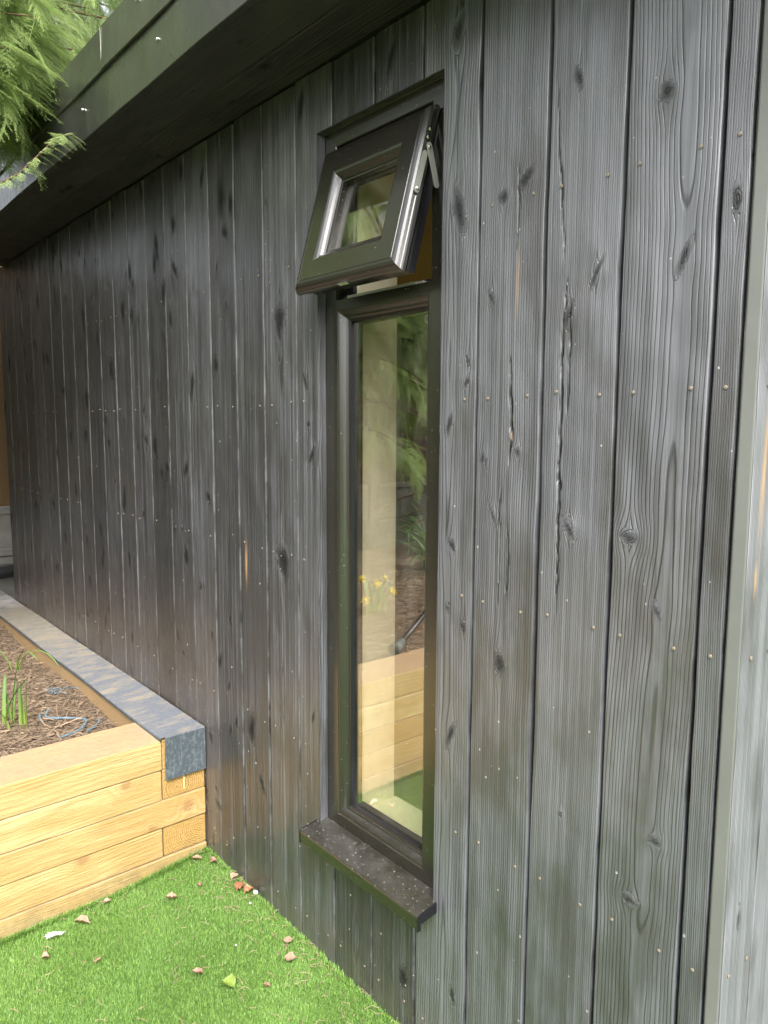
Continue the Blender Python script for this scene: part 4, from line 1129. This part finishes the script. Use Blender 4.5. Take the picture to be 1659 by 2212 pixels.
# boundary conifers seen in the glass; the second added to darken wall and reflection
def simple_limbs(bx, by, h, n, rad, seed):
    rs = np.random.RandomState(seed); out = []
    for k in range(n):
        a = rs.uniform(0, 2*math.pi); z0 = .6+(h-.8)*(k+rs.rand())/n; l = rad*(1.1-.85*(z0/h))*rs.uniform(.8, 1.15)
        out.append((z0, (bx+l*math.cos(a), by+l*math.sin(a), z0-.25*l), .1))
    return out
for (bx, by, h, lab, s) in ((-4.0, -5.0, 4.6, 'tall dark conifer by the timber fence beyond the raised bed', 60), (-4.0, -3.35, 4.8, 'added out-of-frame dark cypress in the planted bed, darkening wall and glass', 90)):
    conifer((bx, by, 0), h, simple_limbs(bx, by, h, 90, 1.1, s), lab, SPRC, s, .0, spacing=.11, M=M_hedge, sc0=1.5)
A = Acc(); 
for k in range(11):
    y = -7.6
    x = -4.7+k*1.0
    box(A, (x, y, -.1), (x+.99, y+.03, 1.5), bev=.003)
bf = A.build('close_board_fence', M_fence); tag(bf, 'long plain close-board fence across the end of the lawn', 'fence')

# ------------------------------------------------------------------ daffodils and strap-leaved plants
def strap_leaf(A, base, az, h, bend, w, tone, curl=0., m=9):
    V = []; x, y, z = base; dx, dy = math.cos(az), math.sin(az)
    px, py = -dy, dx
    for k in range(m):
        t = k/(m-1)
        if curl > 0:   # arch over and hang down
            ang = t*curl; rr = h/curl
            out = rr*(1-math.cos(ang))*1.0; zz = rr*math.sin(ang)
        else: out = bend*h*t**2.0; zz = h*math.sqrt(max(0, 1-(bend*t)**2*.5))*t
        ww = w*(1-.25*t)*(1 if t < .85 else (1-t)/.15+.05)
        c = np.array([x+dx*out, y+dy*out, z+zz]); fold = np.array([dx, dy, 0])*w*.25
        V += [c+np.array([px, py, 0])*ww*.5+fold*-1, c, c-np.array([px, py, 0])*ww*.5-fold]
    F = [[3*k+j, 3*k+j+1, 3*k+j+4, 3*k+j+3] for k in range(m-1) for j in (0, 1)]
    tn = np.repeat(np.clip(tone+np.linspace(.55, -.25, m), 0, 1), 3)
    A.add(V, F, 0, tone=tn)
def plant(name, base, leaves, label, cat, flowers=()):
    root = empty(name, base); tag(root, label, cat, 'spring plants in the raised bed')
    A = Acc()
    for (dx, dy, az, h, bend, w, tone, curl) in leaves: strap_leaf(A, (base[0]+dx, base[1]+dy, base[2]-.01), az, h, bend, w, tone, curl)
    A.build('leaves', M_strap, root, smooth=True)
    for (fx, fy, fz, faz) in flowers:
        S = Acc(); tube(S, [(base[0]+(fx)*t, base[1]+fy*t, base[2]+fz*t**.9) for t in np.linspace(0, 1, 8)], .0028, 6, tone=.6); st = S.build('stem', M_strap, root)
        Fm = Acc(); c = np.array([base[0]+fx, base[1]+fy, base[2]+fz]); d = np.array([math.cos(faz), math.sin(faz), -.45]); d /= np.linalg.norm(d)
        u = np.cross(d, [0, 0, 1]); u /= np.linalg.norm(u); v = np.cross(u, d)
        for k in range(6):
            a = k*math.pi/3+.4; r_ = math.cos(a)*u+math.sin(a)*v; s_ = -math.sin(a)*u+math.cos(a)*v
            Fm.add([c, c+r_*.018+s_*.010+d*.004, c+r_*.036+d*.008, c+r_*.018-s_*.010+d*.004], [[0, 1, 2, 3]], tone=.9)
        n_ = 10; V = [c+(math.cos(i*2*math.pi/n_)*u+math.sin(i*2*math.pi/n_)*v)*.008 for i in range(n_)]+[c+d*.028+(math.cos(i*2*math.pi/n_)*u+math.sin(i*2*math.pi/n_)*v)*.014 for i in range(n_)]
        Fm.add(V, [[i, (i+1) % n_, n_+(i+1) % n_, n_+i] for i in range(n_)], tone=.2)
        Fm.build('flower', M_petal, root)
pz = .335
plant('daffodil_plant', (-2.72, -.43, pz), [(.02, .03, -.6, .14, .15, .014, .25, 0), (.035, .02, .2, .17, .05, .013, .15, 0), (-.01, .01, 2.0, .17, .1, .014, .1, 0), (-.02, -.02, 2.6, .19, .2, .014, .0, 0),
  (0, -.02, .8, .20, .45, .014, .05, 0), (-.03, .0, -2.6, .15, .2, .013, .1, 0), (.01, 0, 1.2, .25, .12, .011, .1, 0), (.03, -.02, -1., .10, .5, .011, .3, 0), (-.05, -.03, -2.0, .12, .5, .012, .1, 0), (.055, .035, 1.0, .18, .02, .013, .3, 0)],
  'clump of upright green daffodil leaves nearest the front sleeper', 'plant')
plant('daffodil_plant', (-3.30, -.27, pz+.006), [(0, 0, .2, .26, .2, .010, .25, 2.2), (.01, .01, .5, .30, .2, .010, .3, 2.6), (-.01, .01, 1.0, .16, .2, .009, .3, 1.6), (0, -.02, -2.4, .12, .5, .009, .2, 0)],
  'thin plant with arching leaves drooping over by the metal capped sleeper', 'plant')
plant('daffodil_plant', (-3.44, -.37, pz+.006), [(0, 0, 2., .13, .3, .014, .4, 0), (.02, 0, .3, .14, .3, .013, .5, 0), (-.02, .01, 3.0, .12, .4, .012, .3, 0), (0, .02, 1.2, .10, .3, .012, .5, 0)],
  'short green clump at the left edge behind the other daffodil leaves', 'plant')
rs = np.random.RandomState(4)
def many(n, h): return [(rs.normal(0, .03), rs.normal(0, .03), rs.uniform(0, 6.28), h*rs.uniform(.6, 1.1), rs.uniform(.1, .6), .013, rs.uniform(0, .3), 0) for _ in range(n)]
plant('daffodil_plant', (-3.15, -1.45, pz), many(14, .22), 'daffodil clump with yellow trumpet flowers standing in the open soil', 'plant',
      [(.04, .02, .17, .9), (-.06, .06, .19, -.3), (.09, -.06, .13, 1.6), (-.02, -.10, .18, 2.2), (.03, .10, .09, .1)])
for j, (x, y, lab) in enumerate(((-3.75, -2.5, 'large dark strap-leaved clump at the foot of the added cypress'), (-4.2, -2.9, 'large strap-leaved clump close to the concrete gravel boards'), (-3.3, -2.9, 'strap-leaved clump in the middle of the bed'))):
    plant('strap_leaf_plant', (x, y, pz), [(rs.normal(0, .05), rs.normal(0, .05), rs.uniform(0, 6.28), rs.uniform(.3, .6), .5, .018, rs.uniform(-.3, .0), rs.uniform(1.2, 2.4)) for _ in range(34)], lab, 'plant')
plant('daffodil_plant', (-2.75, -1.75, pz), many(3, .16), 'single sprig of yellow green leaves further along the bed', 'plant')

# ------------------------------------------------------------------ blue rope on the soil
def rope(pts, r=.0042, name='rope', acc=None):
    P = np.array(pts, float); t = np.linspace(0, 1, len(P)); T = np.linspace(0, 1, 120)
    # catmull-rom
    Q = []
    for u in T:
        k = u*(len(P)-1); i = min(len(P)-2, int(k)); f = k-i; p0, p1, p2, p3 = P[max(0, i-1)], P[i], P[i+1], P[min(len(P)-1, i+2)]
        Q.append(.5*((2*p1)+(-p0+p2)*f+(2*p0-5*p1+4*p2-p3)*f*f+(-p0+3*p1-3*p2+p3)*f**3))
    Q = np.array(Q); L = np.cumsum(np.r_[0, np.linalg.norm(np.diff(Q, axis=0), axis=1)])
    n = max(30, int(L[-1]/.003)); s = np.linspace(0, L[-1], n); C = np.stack([np.interp(s, L, Q[:, k]) for k in range(3)], -1)
    Tn = np.gradient(C, axis=0); Tn /= np.linalg.norm(Tn, axis=1)[:, None]; up_ = np.array([0, 0, 1.]); sd = np.cross(Tn, up_); sd /= np.linalg.norm(sd, axis=1)[:, None]; u2 = np.cross(sd, Tn)
    for k in range(3):
        a = s/.020*2*np.pi+k*2*np.pi/3
        tube(acc, C+(np.cos(a)[:, None]*sd+np.sin(a)[:, None]*u2)*r*.55, r*.62, 6, cap=False)
def rz(p): return (p[0], p[1], float(soil_z(np.array(p[0]), np.array(p[1])))+.012)
A = Acc()
rope([rz(p) for p in ((-2.760, -.30), (-2.715, -.322), (-2.68, -.318), (-2.645, -.276), (-2.615, -.233), (-2.585, -.225), (-2.555, -.240), (-2.525, -.270), (-2.508, -.315), (-2.505, -.335))], acc=A)
tag(A.build('rope', M_rope1, smooth=True), 'twisted blue rope looped in an S on the soil', 'rope', 'blue rope lying on the soil')
A = Acc(); rope([rz(p) for p in ((-2.580, -.178), (-2.55, -.195), (-2.528, -.215), (-2.500, -.252))], .0036, acc=A)
tag(A.build('rope', M_rope1, smooth=True), 'short end of blue rope poking out of the soil near the sleeper corner', 'rope', 'blue rope lying on the soil')
A = Acc(); rs = np.random.RandomState(6)
for k in range(16):
    c = np.array(rz((-2.90+rs.normal(0, .018), -.215+rs.normal(0, .018)))); a = rs.uniform(0, 6.28); l = rs.uniform(.015, .045)
    tube(A, [c+np.array([math.cos(a)*l*t, math.sin(a)*l*t, .004+.008*math.sin(t*3)]) for t in (0, .33, .66, 1)], .0012, 4, cap=False)
tag(A.build('rope_fray', M_rope1), 'frayed tuft of pale blue rope strands further back on the soil', 'rope', 'blue rope lying on the soil')
A = Acc(); rope([rz(p) for p in ((-2.74, -.335), (-2.70, -.345), (-2.665, -.345))], .0036, acc=A)
tag(A.build('rope', M_rope1, smooth=True), 'stub of blue rope beside the daffodil leaves', 'rope', 'blue rope lying on the soil')
# garden tool lying over the bed (seen in the glass)
tool = empty('garden_tool', (-2.40, -.95, .40)); tag(tool, 'garden tool with black shaft and grey ferrule resting on the front sleeper', 'tool')
A = Acc(); tube(A, [(-2.42, -1.00, .415), (-2.62, -1.36, .47), (-2.95, -1.95, .56)], .013, 10); A.build('shaft', M_pipe, tool, smooth=True)
A = Acc(); tube(A, [(-2.37, -.91, .403), (-2.39, -.95, .408), (-2.42, -1.0, .415)], [.030, .024, .017], 10); A.build('ferrule', M_tool, tool, smooth=True)

# ------------------------------------------------------------------ fallen leaves and bits on the turf
def leaf(base, az, L, W, curl, mat, label, seed, stem=.0, lift=.012, fold=.3, name='fallen_leaf', cat='leaf', wav=0.):
    rs = np.random.RandomState(seed); root = empty(name, base); tag(root, label, cat, 'leaves fallen on the turf')
    nu, nv = 11, 7; V = []
    ca, sa = math.cos(az), math.sin(az)
    for i in range(nu):
        t = i/(nu-1)
        wd = 1.25*W*math.sin(math.pi*min(1, t*.97+.015))**1.15*(1+.16*math.sin(t*17+seed)+.08*math.sin(t*41+seed))
        for j in range(nv):
            s = (j/(nv-1)-.5)*2
            lx = (t-.5)*L; ly = s*wd*.5*(1-abs(fold)*.15)
            lz = abs(s)*wd*fold*.32 + .0012*math.sin(t*14+s*4+seed) + curl*L*((t-.5)**2)*.9*(1 if seed % 2 else -.35) + curl*wd*s*s*.35 + wav*.004*math.sin(t*30)*(abs(s)) + rs.normal(0, .0006)
            V.append((base[0]+ca*lx-sa*ly, base[1]+sa*lx+ca*ly, base[2]+lift*.45+lz))
    A = Acc(); V = np.array(V); A.add(V, grid_faces(nu, nv)); A.add(V-np.array([0, 0, .0004]), grid_faces(nu, nv)[:, ::-1])
    A.build('blade', mat, root, smooth=True)
    if stem > 0:
        A = Acc(); p = np.array(base)+np.array([-ca*L*.5, -sa*L*.5, lift*.5+curl*L*.25])
        tube(A, [p, p+np.array([-ca*stem*.5, -sa*stem*.5, .004]), p+np.array([-ca*stem+.1*stem, -sa*stem, .001])], .0009, 5); A.build('stem', mat, root)
LZ = lambda x, y: float(lawn_z(np.array(x), np.array(y)))+.006
for (x, y, az, L, W, c, mt, lab, st, fo) in (
    (-2.045, -.432, .7, .050, .022, .5, M_leafbrown, 'curled brown leaf on the turf near the white feather', 0, .9),
    (-2.090, -.345, 1.4, .022, .016, .3, M_leafpale, 'small pale leaf close to the foot of the sleepers', .01, .5),
    (-1.965, -.200, .9, .034, .018, .9, M_leafbrown, 'pinkish curled leaf alone in the middle of the turf', 0, .8),
    (-1.955, -.115, .2, .016, .013, .8, M_leafdark, 'tiny dark crumpled leaf above the pinkish curled one', 0, .6),
    (-2.085, -.060, .8, .036, .016, .3, M_leafbrown, 'brown leaf lying against the bottom sleeper near the wall', 0, .5),
    (-2.030, -.028, 1.6, .026, .022, .4, M_leafdark, 'round reddish leaf in the corner between sleepers and wall', 0, .4),
    (-1.915, -.018, 1.9, .030, .024, .4, M_leafpale, 'pale round leaf touching the wall base above the rust coloured one', 0, .4),
    (-1.865, -.030, -.9, .042, .026, .4, M_leafred, 'ribbed rust coloured leaf half lying on its neighbour by the wall', .05, .3),
    (-1.830, -.018, -1.3, .034, .026, .5, M_leafred, 'rust coloured leaf at the wall base beside the white pebble', 0, .3),
    (-1.575, -.045, 2.4, .026, .023, .2, M_leafpale, 'pale pink leaf with long stalk near the wall', .03, .2),
    (-1.520, -.075, .8, .030, .028, .2, M_leafpale, 'largest flat pink leaf below the stalked one', 0, .15),
    (-1.650, -.272, .7, .032, .016, .6, M_leafdark, 'dark curled leaf beside the green leaf', 0, .7),
    (-1.560, -.232, .3, .044, .034, .4, M_leafgreen, 'folded green leaf low on the turf', 0, .55),
    (-1.487, -.165, .5, .020, .010, .4, M_leafdark, 'small narrow brown leaf right of the green leaf', 0, .5),
    (-1.962, -.555, 1.2, .020, .018, .8, M_leafbrown, 'crumpled brown bit left below the feather', 0, .6),
    (-1.862, -.452, 1.8, .024, .008, .3, M_leafbrown, 'thin upright brown scrap in the left part of the turf', 0, .5)):
    leaf((x, y, LZ(x, y)), az, L, W, c, mt, lab, int(abs(x*1000)) % 97, st, fold=fo, wav=1.0 if mt is M_leafred else 0)
# feather
A = Acc(); rs = np.random.RandomState(2); b = np.array([-2.030, -.512, LZ(-2.03, -.51)+.008])
for k in range(70):
    q = rs.uniform(-1, 1); a = .35+.5*q+rs.normal(0, .25)+(math.pi if rs.rand() < .5 else 0); l = rs.uniform(.005, .013); c = b+np.array([q*.004+.006*q*q, q*.018, rs.uniform(0, .004)])
    tube(A, [c, c+np.array([math.cos(a)*l*.5, math.sin(a)*l*.5, .006]), c+np.array([math.cos(a+.5)*l, math.sin(a+.5)*l, .003])], [.0014, .0010, .0003], 4, cap=False)
tag(A.build('feather', M_feather), 'small fluffy white feather on the turf at left', 'feather')
for (x, y, r, lab) in ((-1.803, -.010, .0075, 'white pebble on the turf against the wall base'), (-1.775, -.045, .0035, 'tiny white chip beside the white pebble'), (-1.66, -.155, .003, 'tiny pale chip in the open turf')):
    A = Acc(); n = 8; V = []
    for i in range(5):
        for j in range(n):
            ph = math.pi*i/4; V.append((x+r*1.3*math.sin(ph)*math.cos(j*2*math.pi/n), y+r*math.sin(ph)*math.sin(j*2*math.pi/n), LZ(x, y)+.007+r*.7*math.cos(ph)))
    A.add(V, [[i*n+j, i*n+(j+1) % n, (i+1)*n+(j+1) % n, (i+1)*n+j] for i in range(4) for j in range(n)])
    tag(A.build('pebble', M_pebble, smooth=True), lab, 'pebble', 'white pebbles on the turf')
# dry stalk scraps
A = Acc(); rs = np.random.RandomState(15)
for k in range(300):
    x = rs.uniform(FXs+.02, -1.1); y = rs.uniform(-.75, -.01) if rs.rand() < .7 else rs.uniform(-.12, -.01); a = rs.uniform(0, 6.28); l = rs.uniform(.008, .035)
    z = LZ(x, y)+.007+rs.uniform(0, .005); bd = rs.normal(0, .3)
    tube(A, [(x, y, z), (x+math.cos(a)*l*.5, y+math.sin(a)*l*.5, z+.003), (x+math.cos(a+bd)*l, y+math.sin(a+bd)*l, z)], .0007, 4, cap=False, tone=rs.uniform(.5, 1))
tag(A.build('turf_scraps', M_twig), 'scattered dry straw and twig scraps on the turf', 'litter', kind='stuff')
